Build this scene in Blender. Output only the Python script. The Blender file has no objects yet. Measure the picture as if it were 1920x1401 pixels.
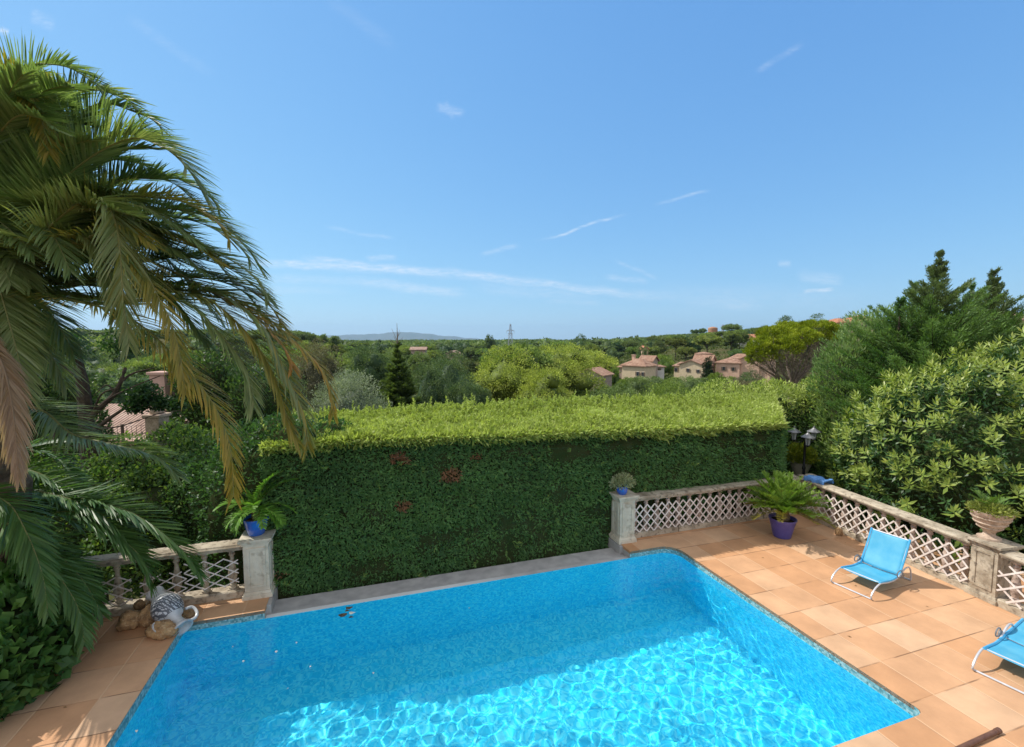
import bpy, math, random
import numpy as np
from mathutils import Vector, Matrix, noise as mnoise

random.seed(7)
R = np.random.RandomState(11)
sc = bpy.context.scene
COL = sc.collection
F_PX = 860.0
PITCH = math.atan(65 / 860)
CAM = Vector((0, 0, 4.1))
SP, CP = math.sin(PITCH), math.cos(PITCH)


def ray(px, py):
    x = (px - 960) / F_PX
    y = -(py - 700.5) / F_PX
    return (x, CP + y * SP, -SP + y * CP)


def P(px, py, d):
    """world point seen at photo pixel px,py at distance d along +Y"""
    x, y, z = ray(px, py)
    return Vector((x / y * d, d, CAM.z + z / y * d))


def G(px, py, z=0.0):
    """world point of photo pixel px,py on the level z"""
    x, y, w = ray(px, py)
    k = (z - CAM.z) / w
    return Vector((x * k, y * k, z))


# ---- terrace frame: s runs along the pool's far edge, t away from the house
TH = math.atan2(860, 2690)
U = Vector((math.cos(TH), math.sin(TH), 0))
V = Vector((-math.sin(TH), math.cos(TH), 0))
A0 = Vector((3.216, 8.88, 0))


def W(s, t, z=0.0):
    p = A0 + U * s + V * t
    return Vector((p.x, p.y, z))


WATER_Z = -0.13
POOL_S0, POOL_T0, POOL_Z = -8.35, -4.34, -1.75
SUNV = Vector((-0.82, 0.29, 1.0)).normalized()

# ------------------------------------------------------------------ materials
MATS = {}


def nodes(m):
    m.use_nodes = True
    nt = m.node_tree
    nt.nodes.clear()
    return nt, nt.nodes, nt.links


def new_mat(name, base, rough=0.7, spec=0.3, metal=0.0, var=None, vscale=3.0, vdetail=6, bump=0.0, bscale=40.0, coat=0.0):
    m = bpy.data.materials.new(name)
    nt, N, L = nodes(m)
    out = N.new('ShaderNodeOutputMaterial')
    b = N.new('ShaderNodeBsdfPrincipled')
    b.inputs['Roughness'].default_value = rough
    b.inputs['Specular IOR Level'].default_value = spec
    b.inputs['Metallic'].default_value = metal
    b.inputs['Coat Weight'].default_value = coat
    b.inputs['Base Color'].default_value = (*base, 1)
    L.new(b.outputs[0], out.inputs[0])
    tc = N.new('ShaderNodeTexCoord')
    if var is not None:
        nz = N.new('ShaderNodeTexNoise')
        nz.inputs['Scale'].default_value = vscale
        nz.inputs['Detail'].default_value = vdetail
        nz.inputs['Roughness'].default_value = 0.65
        L.new(tc.outputs['Object'], nz.inputs['Vector'])
        mr = N.new('ShaderNodeMapRange')
        mr.inputs[1].default_value = 0.36
        mr.inputs[2].default_value = 0.66
        L.new(nz.outputs[0], mr.inputs[0])
        mx = N.new('ShaderNodeMix')
        mx.data_type = 'RGBA'
        mx.inputs[6].default_value = (*base, 1)
        mx.inputs[7].default_value = (*var, 1)
        L.new(mr.outputs[0], mx.inputs[0])
        L.new(mx.outputs[2], b.inputs['Base Color'])
    if bump:
        n2 = N.new('ShaderNodeTexNoise')
        n2.inputs['Scale'].default_value = bscale
        n2.inputs['Detail'].default_value = 5
        L.new(tc.outputs['Object'], n2.inputs['Vector'])
        bp = N.new('ShaderNodeBump')
        bp.inputs['Strength'].default_value = bump
        bp.inputs['Distance'].default_value = 0.02
        L.new(n2.outputs[0], bp.inputs['Height'])
        L.new(bp.outputs[0], b.inputs['Normal'])
    MATS[name] = m
    return m


def leaf_mat(name, trans=0.35, rough=0.5, spec=0.3, hv=0.0):
    """reads the per-face colour 'col'; hv = variation between copies"""
    m = bpy.data.materials.new(name)
    nt, N, L = nodes(m)
    out = N.new('ShaderNodeOutputMaterial')
    at = N.new('ShaderNodeAttribute')
    at.attribute_name = 'col'
    c = at.outputs['Color']
    if hv:
        oi = N.new('ShaderNodeObjectInfo')
        hs = N.new('ShaderNodeHueSaturation')
        a = N.new('ShaderNodeMapRange')
        a.inputs[3].default_value = 0.5 - 0.025 * hv
        a.inputs[4].default_value = 0.5 + 0.02 * hv
        L.new(oi.outputs['Random'], a.inputs[0])
        L.new(a.outputs[0], hs.inputs['Hue'])
        mm = N.new('ShaderNodeMath')
        mm.operation = 'MULTIPLY'
        mm.inputs[1].default_value = 7.31
        L.new(oi.outputs['Random'], mm.inputs[0])
        fr = N.new('ShaderNodeMath')
        fr.operation = 'FRACT'
        L.new(mm.outputs[0], fr.inputs[0])
        v = N.new('ShaderNodeMapRange')
        v.inputs[3].default_value = 1 - 0.3 * hv
        v.inputs[4].default_value = 1 + 0.35 * hv
        L.new(fr.outputs[0], v.inputs[0])
        L.new(v.outputs[0], hs.inputs['Value'])
        L.new(c, hs.inputs['Color'])
        c = hs.outputs[0]
    b = N.new('ShaderNodeBsdfPrincipled')
    b.inputs['Roughness'].default_value = rough
    b.inputs['Specular IOR Level'].default_value = spec
    L.new(c, b.inputs['Base Color'])
    t = N.new('ShaderNodeBsdfTranslucent')
    g = N.new('ShaderNodeMix')
    g.data_type = 'RGBA'
    g.blend_type = 'MULTIPLY'
    g.inputs[0].default_value = 1
    g.inputs[7].default_value = (1.25, 1.35, 0.6, 1)
    L.new(c, g.inputs[6])
    L.new(g.outputs[2], t.inputs[0])
    mx = N.new('ShaderNodeMixShader')
    mx.inputs[0].default_value = trans
    L.new(b.outputs[0], mx.inputs[1])
    L.new(t.outputs[0], mx.inputs[2])
    L.new(mx.outputs[0], out.inputs[0])
    MATS[name] = m
    return m


new_mat('bark', (0.10, 0.075, 0.055), 0.9, 0.1, var=(0.05, 0.038, 0.03), vscale=9, bump=0.8, bscale=22)
new_mat('pale_bark', (0.24, 0.19, 0.15), 0.9, 0.1, var=(0.14, 0.11, 0.085), vscale=6, bump=0.6, bscale=20)
new_mat('palm_bark', (0.16, 0.11, 0.07), 0.9, 0.1, var=(0.07, 0.05, 0.035), vscale=7, bump=1.0, bscale=12)
new_mat('rachis', (0.32, 0.30, 0.12), 0.5, 0.4, var=(0.22, 0.24, 0.09), vscale=3)
new_mat('twig_core', (0.025, 0.045, 0.015), 1.0, 0.0, var=(0.045, 0.05, 0.022), vscale=5, bump=0.9, bscale=25)
leaf_mat('leaf_near', 0.34, 0.5, 0.3)
leaf_mat('leaf_hedge', 0.35, 0.55, 0.3)
leaf_mat('leaf_gloss', 0.28, 0.40, 0.4)
leaf_mat('leaf_palm', 0.42, 0.42, 0.4)
leaf_mat('leaf_far', 0.28, 0.7, 0.1, hv=1.0)
leaf_mat('leaf_dark', 0.25, 0.6, 0.15)


def stone_mat(name, base, dark, blotch, scale=4.0):
    m = bpy.data.materials.new(name)
    nt, N, L = nodes(m)
    out = N.new('ShaderNodeOutputMaterial')
    b = N.new('ShaderNodeBsdfPrincipled')
    b.inputs['Roughness'].default_value = 0.85
    b.inputs['Specular IOR Level'].default_value = 0.2
    tc = N.new('ShaderNodeTexCoord')
    geo = N.new('ShaderNodeNewGeometry')
    n1 = N.new('ShaderNodeTexNoise')
    n1.inputs['Scale'].default_value = scale
    n1.inputs['Detail'].default_value = 8
    n1.inputs['Roughness'].default_value = 0.7
    L.new(geo.outputs['Position'], n1.inputs['Vector'])
    r1 = N.new('ShaderNodeValToRGB')
    r1.color_ramp.elements[0].position = 0.36
    r1.color_ramp.elements[0].color = (*dark, 1)
    r1.color_ramp.elements[1].position = 0.58
    r1.color_ramp.elements[1].color = (*base, 1)
    L.new(n1.outputs[0], r1.inputs[0])
    n2 = N.new('ShaderNodeTexNoise')
    n2.inputs['Scale'].default_value = scale * 4.5
    n2.inputs['Detail'].default_value = 4
    L.new(geo.outputs['Position'], n2.inputs['Vector'])
    r2 = N.new('ShaderNodeMapRange')
    r2.inputs[1].default_value = 0.54
    r2.inputs[2].default_value = 0.68
    r2.inputs[4].default_value = 0.75
    L.new(n2.outputs[0], r2.inputs[0])
    mx = N.new('ShaderNodeMix')
    mx.data_type = 'RGBA'
    mx.inputs[7].default_value = (*blotch, 1)
    L.new(r2.outputs[0], mx.inputs[0])
    L.new(r1.outputs[0], mx.inputs[6])
    L.new(mx.outputs[2], b.inputs['Base Color'])
    bp = N.new('ShaderNodeBump')
    bp.inputs['Strength'].default_value = 0.5
    bp.inputs['Distance'].default_value = 0.01
    n3 = N.new('ShaderNodeTexNoise')
    n3.inputs['Scale'].default_value = 60
    n3.inputs['Detail'].default_value = 4
    L.new(geo.outputs['Position'], n3.inputs['Vector'])
    L.new(n3.outputs[0], bp.inputs['Height'])
    L.new(bp.outputs[0], b.inputs['Normal'])
    L.new(b.outputs[0], out.inputs[0])
    MATS[name] = m
    return m


stone_mat('stone', (0.50, 0.43, 0.33), (0.26, 0.21, 0.15), (0.13, 0.10, 0.075), 3.0)
stone_mat('stone_pilaster', (0.66, 0.59, 0.47), (0.52, 0.45, 0.35), (0.38, 0.32, 0.24), 2.0)
stone_mat('stone_baluster', (0.58, 0.46, 0.39), (0.28, 0.20, 0.16), (0.12, 0.085, 0.065), 7.0)
stone_mat('stone_urn', (0.55, 0.42, 0.32), (0.36, 0.26, 0.19), (0.20, 0.15, 0.10), 8.0)
stone_mat('rock', (0.44, 0.27, 0.13), (0.20, 0.12, 0.065), (0.55, 0.40, 0.24), 9.0)
stone_mat('grey_concrete', (0.46, 0.44, 0.42), (0.36, 0.34, 0.33), (0.26, 0.25, 0.24), 1.6)
new_mat('trellis_white', (0.78, 0.71, 0.66), 0.6, 0.3, var=(0.60, 0.52, 0.47), vscale=7)
new_mat('blue_glaze', (0.02, 0.10, 0.52), 0.2, 0.6, var=(0.03, 0.14, 0.60), vscale=6, coat=0.5)
new_mat('purple_glaze', (0.07, 0.06, 0.26), 0.35, 0.5, var=(0.10, 0.09, 0.32), vscale=5, bump=0.15, bscale=30)
new_mat('soil', (0.06, 0.04, 0.025), 1.0, 0.1, var=(0.03, 0.02, 0.014), vscale=20, bump=0.8, bscale=60)
new_mat('white_metal', (0.62, 0.63, 0.66), 0.35, 0.5, metal=0.3, var=(0.52, 0.53, 0.56), vscale=10)
new_mat('black_iron', (0.018, 0.018, 0.02), 0.45, 0.5, var=(0.03, 0.03, 0.03), vscale=10)
new_mat('lamp_cap', (0.25, 0.25, 0.26), 0.4, 0.5, metal=0.4, var=(0.16, 0.16, 0.17), vscale=12)
new_mat('lamp_glass', (0.46, 0.48, 0.50), 0.15, 0.6, var=(0.6, 0.62, 0.64), vscale=12)
new_mat('grey_plastic', (0.20, 0.21, 0.22), 0.4, 0.5, var=(0.15, 0.15, 0.16), vscale=10)
new_mat('brown_metal', (0.10, 0.045, 0.03), 0.45, 0.4, var=(0.16, 0.08, 0.05), vscale=14)
new_mat('blue_cover', (0.10, 0.26, 0.62), 0.5, 0.4, var=(0.16, 0.36, 0.72), vscale=14, bump=0.5, bscale=18)
new_mat('galv', (0.42, 0.44, 0.47), 0.5, 0.4, metal=0.3, var=(0.3, 0.31, 0.34), vscale=5)


# ------------------------------------------------------------------ meshes
def tag(o, label=None, cat=None, group=None, kind=None):
    if label:
        o['label'] = label
    if cat:
        o['category'] = cat
    if group:
        o['group'] = group
    if kind:
        o['kind'] = kind
    return o


def empty(name, loc=(0, 0, 0), label=None, cat=None, group=None, rz=0.0):
    o = bpy.data.objects.new(name, None)
    o.empty_display_size = 0.2
    o.location = loc
    o.rotation_euler = (0, 0, rz)
    COL.objects.link(o)
    return tag(o, label, cat, group)


def link_mesh(name, me, mat, parent=None, smooth=False):
    for mm in (mat if isinstance(mat, (list, tuple)) else [mat]):
        me.materials.append(MATS[mm] if isinstance(mm, str) else mm)
    if smooth:
        me.polygons.foreach_set('use_smooth', [True] * len(me.polygons))
    me.update()
    o = bpy.data.objects.new(name, me)
    COL.objects.link(o)
    if parent is not None:
        o.parent = parent
    return o


class MB:
    """collects shapes (world or local coordinates) and links them as one mesh"""

    def __init__(s):
        s.v, s.f, s.m = [], [], []

    def add(s, verts, faces, mi=0):
        b = len(s.v)
        s.v += [tuple(p) for p in verts]
        s.f += [tuple(b + i for i in f) for f in faces]
        s.m += [mi] * len(faces)

    def box(s, c, size, rz=0.0, M=None, mi=0, taper=1.0):
        hx, hy, hz = size[0] / 2, size[1] / 2, size[2] / 2
        M = M or (Matrix.Translation(c) @ Matrix.Rotation(rz, 4, 'Z'))
        vs = []
        for z in (-hz, hz):
            k = taper if z > 0 else 1.0
            for x, y in ((-hx, -hy), (hx, -hy), (hx, hy), (-hx, hy)):
                vs.append(M @ Vector((x * k, y * k, z)))
        s.add(vs, [(0, 3, 2, 1), (4, 5, 6, 7), (0, 1, 5, 4), (1, 2, 6, 5), (2, 3, 7, 6), (3, 0, 4, 7)], mi)

    def prism(s, pts, z0, z1, mi=0):
        n = len(pts)
        vs = [(p[0], p[1], z0) for p in pts] + [(p[0], p[1], z1) for p in pts]
        s.add(vs, [tuple(range(n - 1, -1, -1)), tuple(range(n, 2 * n))] +
              [(i, (i + 1) % n, n + (i + 1) % n, n + i) for i in range(n)], mi)

    def beam(s, a, b, w, h, up=Vector((0, 0, 1)), mi=0):
        a, b = Vector(a), Vector(b)
        d = (b - a)
        L = d.length
        d.normalize()
        side = d.cross(up)
        if side.length < 1e-4:
            side = d.cross(Vector((1, 0, 0)))
        side.normalize()
        n = side.cross(d)
        M = Matrix((( d.x, side.x, n.x, (a.x + b.x) / 2), (d.y, side.y, n.y, (a.y + b.y) / 2), (d.z, side.z, n.z, (a.z + b.z) / 2), (0, 0, 0, 1)))
        s.box(None, (L, w, h), M=M, mi=mi)

    def tube(s, pts, rad, seg=8, mi=0, cap=True):
        pts = [Vector(p) for p in pts]
        n = len(pts)
        rr = rad if isinstance(rad, (list, tuple)) else [rad] * n
        rings = []
        ref = Vector((0.13, 0.27, 0.95)).normalized()
        for i, p in enumerate(pts):
            t = (pts[min(i + 1, n - 1)] - pts[max(i - 1, 0)]).normalized()
            a = t.cross(ref)
            if a.length < 0.05:
                a = t.cross(Vector((1, 0, 0)))
            a.normalize()
            b = t.cross(a)
            rings.append([p + (a * math.cos(2 * math.pi * k / seg) + b * math.sin(2 * math.pi * k / seg)) * rr[i] for k in range(seg)])
        vs = [q for r in rings for q in r]
        fs = []
        for i in range(n - 1):
            for k in range(seg):
                k2 = (k + 1) % seg
                fs.append((i * seg + k, i * seg + k2, (i + 1) * seg + k2, (i + 1) * seg + k))
        if cap:
            fs.append(tuple(range(seg - 1, -1, -1)))
            fs.append(tuple((n - 1) * seg + k for k in range(seg)))
        s.add(vs, fs, mi)

    def lathe(s, prof, seg=20, M=None, mi=0, wob=0.0):
        M = M or Matrix.Identity(4)
        vs = []
        for r, z in prof:
            for k in range(seg):
                a = 2 * math.pi * k / seg
                q = r * (1 + wob * math.sin(a * 3 + z * 9))
                vs.append(M @ Vector((q * math.cos(a), q * math.sin(a), z)))
        fs = []
        for i in range(len(prof) - 1):
            for k in range(seg):
                k2 = (k + 1) % seg
                fs.append((i * seg + k, i * seg + k2, (i + 1) * seg + k2, (i + 1) * seg + k))
        fs.append(tuple(range(seg - 1, -1, -1)))
        fs.append(tuple((len(prof) - 1) * seg + k for k in range(seg)))
        s.add(vs, fs, mi)

    def build(s, name, mat, parent=None, smooth=False, bevel=0.0):
        me = bpy.data.meshes.new(name)
        me.from_pydata(s.v, [], s.f)
        o = link_mesh(name, me, mat, parent, smooth)
        if any(s.m):
            me.polygons.foreach_set('material_index', s.m)
        if smooth:
            md = o.modifiers.new('edges', 'EDGE_SPLIT')
            md.split_angle = math.radians(40)
        if bevel:
            md = o.modifiers.new('bevel', 'BEVEL')
            md.width = bevel
            md.segments = 2
            md.limit_method = 'ANGLE'
        return o


def np_mesh(name, Vv, Fq, colf, mat, parent=None, smooth=False):
    """numpy quads with a colour per face"""
    Vv = np.asarray(Vv, dtype=np.float32)
    Fq = np.asarray(Fq, dtype=np.int32)
    me = bpy.data.meshes.new(name)
    me.vertices.add(len(Vv))
    me.vertices.foreach_set('co', Vv.ravel())
    me.loops.add(Fq.size)
    me.loops.foreach_set('vertex_index', Fq.ravel())
    me.polygons.add(len(Fq))
    me.polygons.foreach_set('loop_start', np.arange(0, Fq.size, Fq.shape[1], dtype=np.int32))
    me.polygons.foreach_set('loop_total', np.full(len(Fq), Fq.shape[1], dtype=np.int32))
    me.update(calc_edges=True)
    if colf is not None:
        at = me.attributes.new('col', 'FLOAT_COLOR', 'FACE')
        c = np.ones((len(Fq), 4), dtype=np.float32)
        c[:, :3] = colf
        at.data.foreach_set('color', c.ravel())
    return link_mesh(name, me, mat, parent, smooth)


def unit(a):
    return a / np.maximum(np.linalg.norm(a, axis=-1, keepdims=True), 1e-6)


def rnd_dirs(n):
    return unit(R.normal(size=(n, 3)))


def leaves(C, D, L, Wd, nrm=None, fold=0.25):
    """one folded diamond per leaf: base C, direction D, length L, width Wd"""
    n = len(C)
    D = unit(D)
    if nrm is None:
        nrm = rnd_dirs(n)
    S = unit(np.cross(D, nrm))
    Nn = np.cross(S, D)
    L = np.broadcast_to(np.asarray(L, float), (n,))[:, None]
    Wd = np.broadcast_to(np.asarray(Wd, float), (n,))[:, None]
    v = np.empty((n, 4, 3))
    v[:, 0] = C
    v[:, 1] = C + D * L * 0.45 + S * Wd * 0.5 + Nn * Wd * fold
    v[:, 2] = C + D * L
    v[:, 3] = C + D * L * 0.45 - S * Wd * 0.5 + Nn * Wd * fold
    return v.reshape(-1, 3), np.arange(n * 4).reshape(n, 4)


def mixcol(cols, k, jit=0.18):
    """cols: list of rgb; k: array 0..1 picks along the list; jit: random brightness"""
    cols = np.asarray(cols, float)
    k = np.clip(k, 0, 1) * (len(cols) - 1)
    i = np.minimum(k.astype(int), len(cols) - 2)
    f = (k - i)[:, None]
    c = cols[i] * (1 - f) + cols[i + 1] * f
    return c * (1 + jit * (R.rand(len(k), 1) * 2 - 1))


def join_np(parts):
    Vs, Fs, Cs, b = [], [], [], 0
    for v, f, c in parts:
        Vs.append(v)
        Fs.append(f + b)
        Cs.append(c)
        b += len(v)
    return np.concatenate(Vs), np.concatenate(Fs), np.concatenate(Cs)


def lump(p, sc_, seed=0.0):
    return mnoise.noise(Vector((p[0] * sc_ + seed, p[1] * sc_ - seed, p[2] * sc_ + 2 * seed)))


def vnoise(Pn, scale, seed=0, octv=3):
    """cheap smooth pseudo noise, vectorised, about -1..1"""
    r = np.random.RandomState(seed + 5)
    out = np.zeros(len(Pn))
    for o in range(octv * 4):
        k = r.normal(size=3) * scale * (1.7 ** (o // 4))
        out += np.sin(Pn @ k + r.rand() * 6.28) / (1.5 ** (o // 4))
    return out / (2.2 * octv ** 0.5)

# ================================================================== camera, light, sky
cam_d = bpy.data.cameras.new('camera')
cam = bpy.data.objects.new('camera', cam_d)
COL.objects.link(cam)
cam.location = CAM
cam.rotation_euler = (math.radians(90) - PITCH, 0, 0)
cam_d.sensor_width = 36
cam_d.lens = 36 * F_PX / 1920
cam_d.clip_start = 0.05
cam_d.clip_end = 40000
sc.camera = cam

sun_d = bpy.data.lights.new('sun', 'SUN')
sun_d.energy = 2.4
sun_d.angle = math.radians(0.5)
sun_d.color = (1.0, 0.95, 0.86)
sun_d.cycles.is_caustics_light = True
sun = bpy.data.objects.new('sun', sun_d)
COL.objects.link(sun)
sun.rotation_euler = SUNV.to_track_quat('Z', 'Y').to_euler()
sun.location = (-10, 6, 20)

world = bpy.data.worlds.new('World')
sc.world = world
nt, N, L = nodes(world)
wo = N.new('ShaderNodeOutputWorld')
bg = N.new('ShaderNodeBackground')
sky = N.new('ShaderNodeTexSky')
sky.sky_type = 'NISHITA'
sky.sun_disc = False
sky.sun_elevation = math.asin(SUNV.z)
sky.sun_rotation = math.atan2(SUNV.x, SUNV.y)
sky.altitude = 50
sky.air_density = 1.0
sky.dust_density = 0.3
sky.ozone_density = 2.2
bg.inputs[1].default_value = 0.15
L.new(bg.outputs[0], wo.inputs[0])


def math_n(op, a=None, b=None, c=None):
    n = N.new('ShaderNodeMath')
    n.operation = op
    for i, q in enumerate((a, b, c)):
        if q is None:
            continue
        if isinstance(q, (int, float)):
            n.inputs[i].default_value = q
        else:
            L.new(q, n.inputs[i])
    return n.outputs[0]


tc = N.new('ShaderNodeTexCoord')
sp = N.new('ShaderNodeSeparateXYZ')
L.new(tc.outputs['Generated'], sp.inputs[0])
ysafe = math_n('MAXIMUM', sp.outputs[1], 0.05)
ax = math_n('DIVIDE', sp.outputs[0], ysafe)
ez = math_n('DIVIDE', sp.outputs[2], ysafe)
cmb = N.new('ShaderNodeCombineXYZ')
L.new(ax, cmb.inputs[0])
L.new(ez, cmb.inputs[1])
nzw = N.new('ShaderNodeTexNoise')
nzw.inputs['Scale'].default_value = 14
nzw.inputs['Detail'].default_value = 5
L.new(cmb.outputs[0], nzw.inputs['Vector'])
wob = math_n('MULTIPLY', math_n('SUBTRACT', nzw.outputs[0], 0.5), 0.018)
ez2 = math_n('ADD', ez, wob)
mp = N.new('ShaderNodeMapping')
mp.inputs['Scale'].default_value = (5, 26, 1)
mp.inputs['Rotation'].default_value = (0, 0, 0.1)
L.new(cmb.outputs[0], mp.inputs[0])
nzs = N.new('ShaderNodeTexNoise')
nzs.inputs['Scale'].default_value = 1.6
nzs.inputs['Detail'].default_value = 7
nzs.inputs['Roughness'].default_value = 0.6
L.new(mp.outputs[0], nzs.inputs['Vector'])
wisp = N.new('ShaderNodeMapRange')
wisp.inputs[1].default_value = 0.35
wisp.inputs[2].default_value = 0.68
L.new(nzs.outputs[0], wisp.inputs[0])
# wisps and old vapour trails: start, end (photo pixels), half width px, strength
TRAILS = [((490, 494), (860, 512), 9, .60), ((860, 512), (1180, 552), 9, .50), ((1180, 552), (1420, 574), 13, .25),
          ((580, 485), (760, 505), 7, .42), ((760, 505), (1010, 532), 10, .35), ((500, 522), (700, 528), 10, .22), ((680, 530), (860, 548), 11, .45), ((500, 540), (640, 546), 9, .2), ((900, 540), (1100, 556), 12, .22),
          ((1020, 449), (1160, 406), 3, .42), ((1235, 382), (1325, 357), 3.5, .26), ((905, 476), (968, 461), 5, .30),
          ((1160, 491), (1228, 520), 4, .34), ((620, 428), (728, 445), 4, .28), ((822, 200), (868, 213), 9, .30), ((835, 192), (850, 220), 6, .22),
          ((1425, 130), (1500, 84), 7, .16), ((1508, 545), (1560, 542), 5.5, .85), ((1500, 515), (1575, 525), 12, .28), ((1460, 495), (1482, 495), 6, .34),
          ((690, 484), (740, 484), 6, .35), ((1140, 520), (1210, 527), 7, .25), ((250, 40), (390, 135), 12, .07), ((620, 0), (730, 80), 14, .07),
          ((1030, 565), (1120, 568), 6, .2), ((0, 55), (15, 62), 8, .5), ((60, 30), (100, 45), 14, .2), ((1250, 560), (1600, 560), 30, .12)]
tot = None
for (p0, p1, hw, st) in TRAILS:
    q0, q1 = P(p0[0], p0[1], 1), P(p1[0], p1[1], 1)
    x0, z0, x1, z1 = q0.x, q0.z - CAM.z, q1.x, q1.z - CAM.z
    dx, dz = x1 - x0, z1 - z0
    l2 = dx * dx + dz * dz
    rx = math_n('SUBTRACT', ax, x0)
    rz_ = math_n('SUBTRACT', ez2, z0)
    tt = math_n('ADD', math_n('MULTIPLY', rx, dx / l2), math_n('MULTIPLY', rz_, dz / l2))
    perp = math_n('ABSOLUTE', math_n('ADD', math_n('MULTIPLY', rx, -dz / l2 ** .5), math_n('MULTIPLY', rz_, dx / l2 ** .5)))
    tb = math_n('ABSOLUTE', math_n('SUBTRACT', tt, 0.5))
    m1 = N.new('ShaderNodeMapRange')
    m1.interpolation_type = 'SMOOTHERSTEP'
    m1.inputs[1].default_value = hw * 1.35 / F_PX
    m1.inputs[2].default_value = 0
    L.new(perp, m1.inputs[0])
    m2 = N.new('ShaderNodeMapRange')
    m2.interpolation_type = 'SMOOTHSTEP'
    m2.inputs[1].default_value = 0.66
    m2.inputs[2].default_value = 0.36
    L.new(tb, m2.inputs[0])
    r = math_n('MULTIPLY', math_n('MULTIPLY', m1.outputs[0], m2.outputs[0]), st)
    tot = r if tot is None else math_n('MAXIMUM', tot, r)
front = math_n('GREATER_THAN', sp.outputs[1], 0.05)
nzf = N.new('ShaderNodeTexNoise')
nzf.inputs['Scale'].default_value = 5
nzf.inputs['Detail'].default_value = 8
nzf.inputs['Roughness'].default_value = .7
mpf = N.new('ShaderNodeMapping')
mpf.inputs['Scale'].default_value = (9, 40, 1)
mpf.inputs['Rotation'].default_value = (0, 0, 0.25)
L.new(cmb.outputs[0], mpf.inputs[0])
L.new(mpf.outputs[0], nzf.inputs['Vector'])
fib = N.new('ShaderNodeMapRange')
fib.inputs[1].default_value = .36
fib.inputs[2].default_value = .60
fib.inputs[3].default_value = .25
fib.inputs[4].default_value = 1.15
L.new(nzf.outputs[0], fib.inputs[0])
tot = math_n('MULTIPLY', tot, fib.outputs[0])
wm = math_n('MULTIPLY', math_n('MULTIPLY', tot, math_n('ADD', math_n('MULTIPLY', wisp.outputs[0], 0.95), 0.35)), front)
skm = N.new('ShaderNodeMix')
skm.data_type = 'RGBA'
skm.inputs[7].default_value = (2.9, 3.2, 3.6, 1)
L.new(wm, skm.inputs[0])
sepc = N.new('ShaderNodeSeparateColor')
L.new(sky.outputs[0], sepc.inputs[0])
comb = N.new('ShaderNodeCombineColor')
for ch, (gm_, kc) in enumerate(((.69, .62), (.52, .842), (.30, 1.018))):
    L.new(math_n('MULTIPLY', math_n('POWER', math_n('MULTIPLY', sepc.outputs[ch], 0.1), gm_), kc * .94 / .261), comb.inputs[ch])
L.new(comb.outputs[0], skm.inputs[6])
# white fill added to the unseen sky overhead and behind the viewer, lifting shadows
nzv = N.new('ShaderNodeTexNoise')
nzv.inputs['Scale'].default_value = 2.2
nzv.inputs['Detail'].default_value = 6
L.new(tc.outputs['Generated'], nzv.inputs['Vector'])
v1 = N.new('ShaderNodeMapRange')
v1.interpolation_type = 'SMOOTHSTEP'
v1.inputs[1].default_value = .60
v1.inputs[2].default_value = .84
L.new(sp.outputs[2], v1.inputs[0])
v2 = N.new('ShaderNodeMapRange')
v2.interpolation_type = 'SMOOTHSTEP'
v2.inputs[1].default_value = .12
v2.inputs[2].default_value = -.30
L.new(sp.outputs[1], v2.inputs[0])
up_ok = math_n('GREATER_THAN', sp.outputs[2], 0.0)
sky_fill = math_n('MULTIPLY', math_n('MULTIPLY', math_n('MAXIMUM', v1.outputs[0], v2.outputs[0]), math_n('ADD', math_n('MULTIPLY', nzv.outputs[0], .8), .45)), up_ok)
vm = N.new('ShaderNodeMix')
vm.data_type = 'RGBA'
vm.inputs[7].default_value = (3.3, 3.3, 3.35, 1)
L.new(sky_fill, vm.inputs[0])
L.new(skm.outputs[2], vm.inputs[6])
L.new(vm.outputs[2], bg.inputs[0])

sc.view_settings.view_transform = 'Standard'
sc.view_settings.look = 'None'
sc.view_settings.gamma = 1
sc.view_settings.exposure = 1.0
sc.render.engine = 'CYCLES'
sc.cycles.use_denoising = True
sc.cycles.max_bounces = 12
sc.cycles.transparent_max_bounces = 8
sc.cycles.transmission_bounces = 8
sc.cycles.diffuse_bounces = 6
sc.cycles.volume_bounces = 0
sc.cycles.caustics_refractive = True
sc.cycles.sample_clamp_indirect = 6

# ================================================================== terrain


def sstep(a, b, x):
    k = np.clip((x - a) / (b - a), 0, 1)
    return k * k * (3 - 2 * k)


RA = np.array([-3, -.75, -.5, -.45, -.36, -.28, -.1, .06, .2, .3, .40, .47, .55, .7, .85, 1.1, 3])
RH = np.array([6, 4, 2.0, .5, -4, -6.5, -6.5, -6.5, -5, -2.5, 3.5, 4.5, 4.0, 6, 8, 8, 6.])


def terr(x, y):
    x, y = np.asarray(x, float), np.asarray(y, float)
    yy = np.maximum(y, 1.0)
    r = np.hypot(x, y)
    a = x / yy
    rid = np.interp(a, RA, RH)
    z = -2.0 - 3.4 * sstep(14, 32, r) + 0 * x
    k = sstep(105, 235, r)
    z = z * (1 - k) + rid * k
    k2 = sstep(330, 900, r)
    z = z * (1 - k2) + (-7.0) * k2
    z += (0.5 * np.sin(x * .043 + 1) + 0.5 * np.sin(y * .037 + x * .021)) * sstep(25, 60, r)
    z = z * (1 - sstep(2500, 9000, r)) + -20 * sstep(2500, 9000, r)
    return np.where(y < 1, -2.0 + 0 * x, z)


def terr1(x, y):
    return float(terr(x, y))


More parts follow.
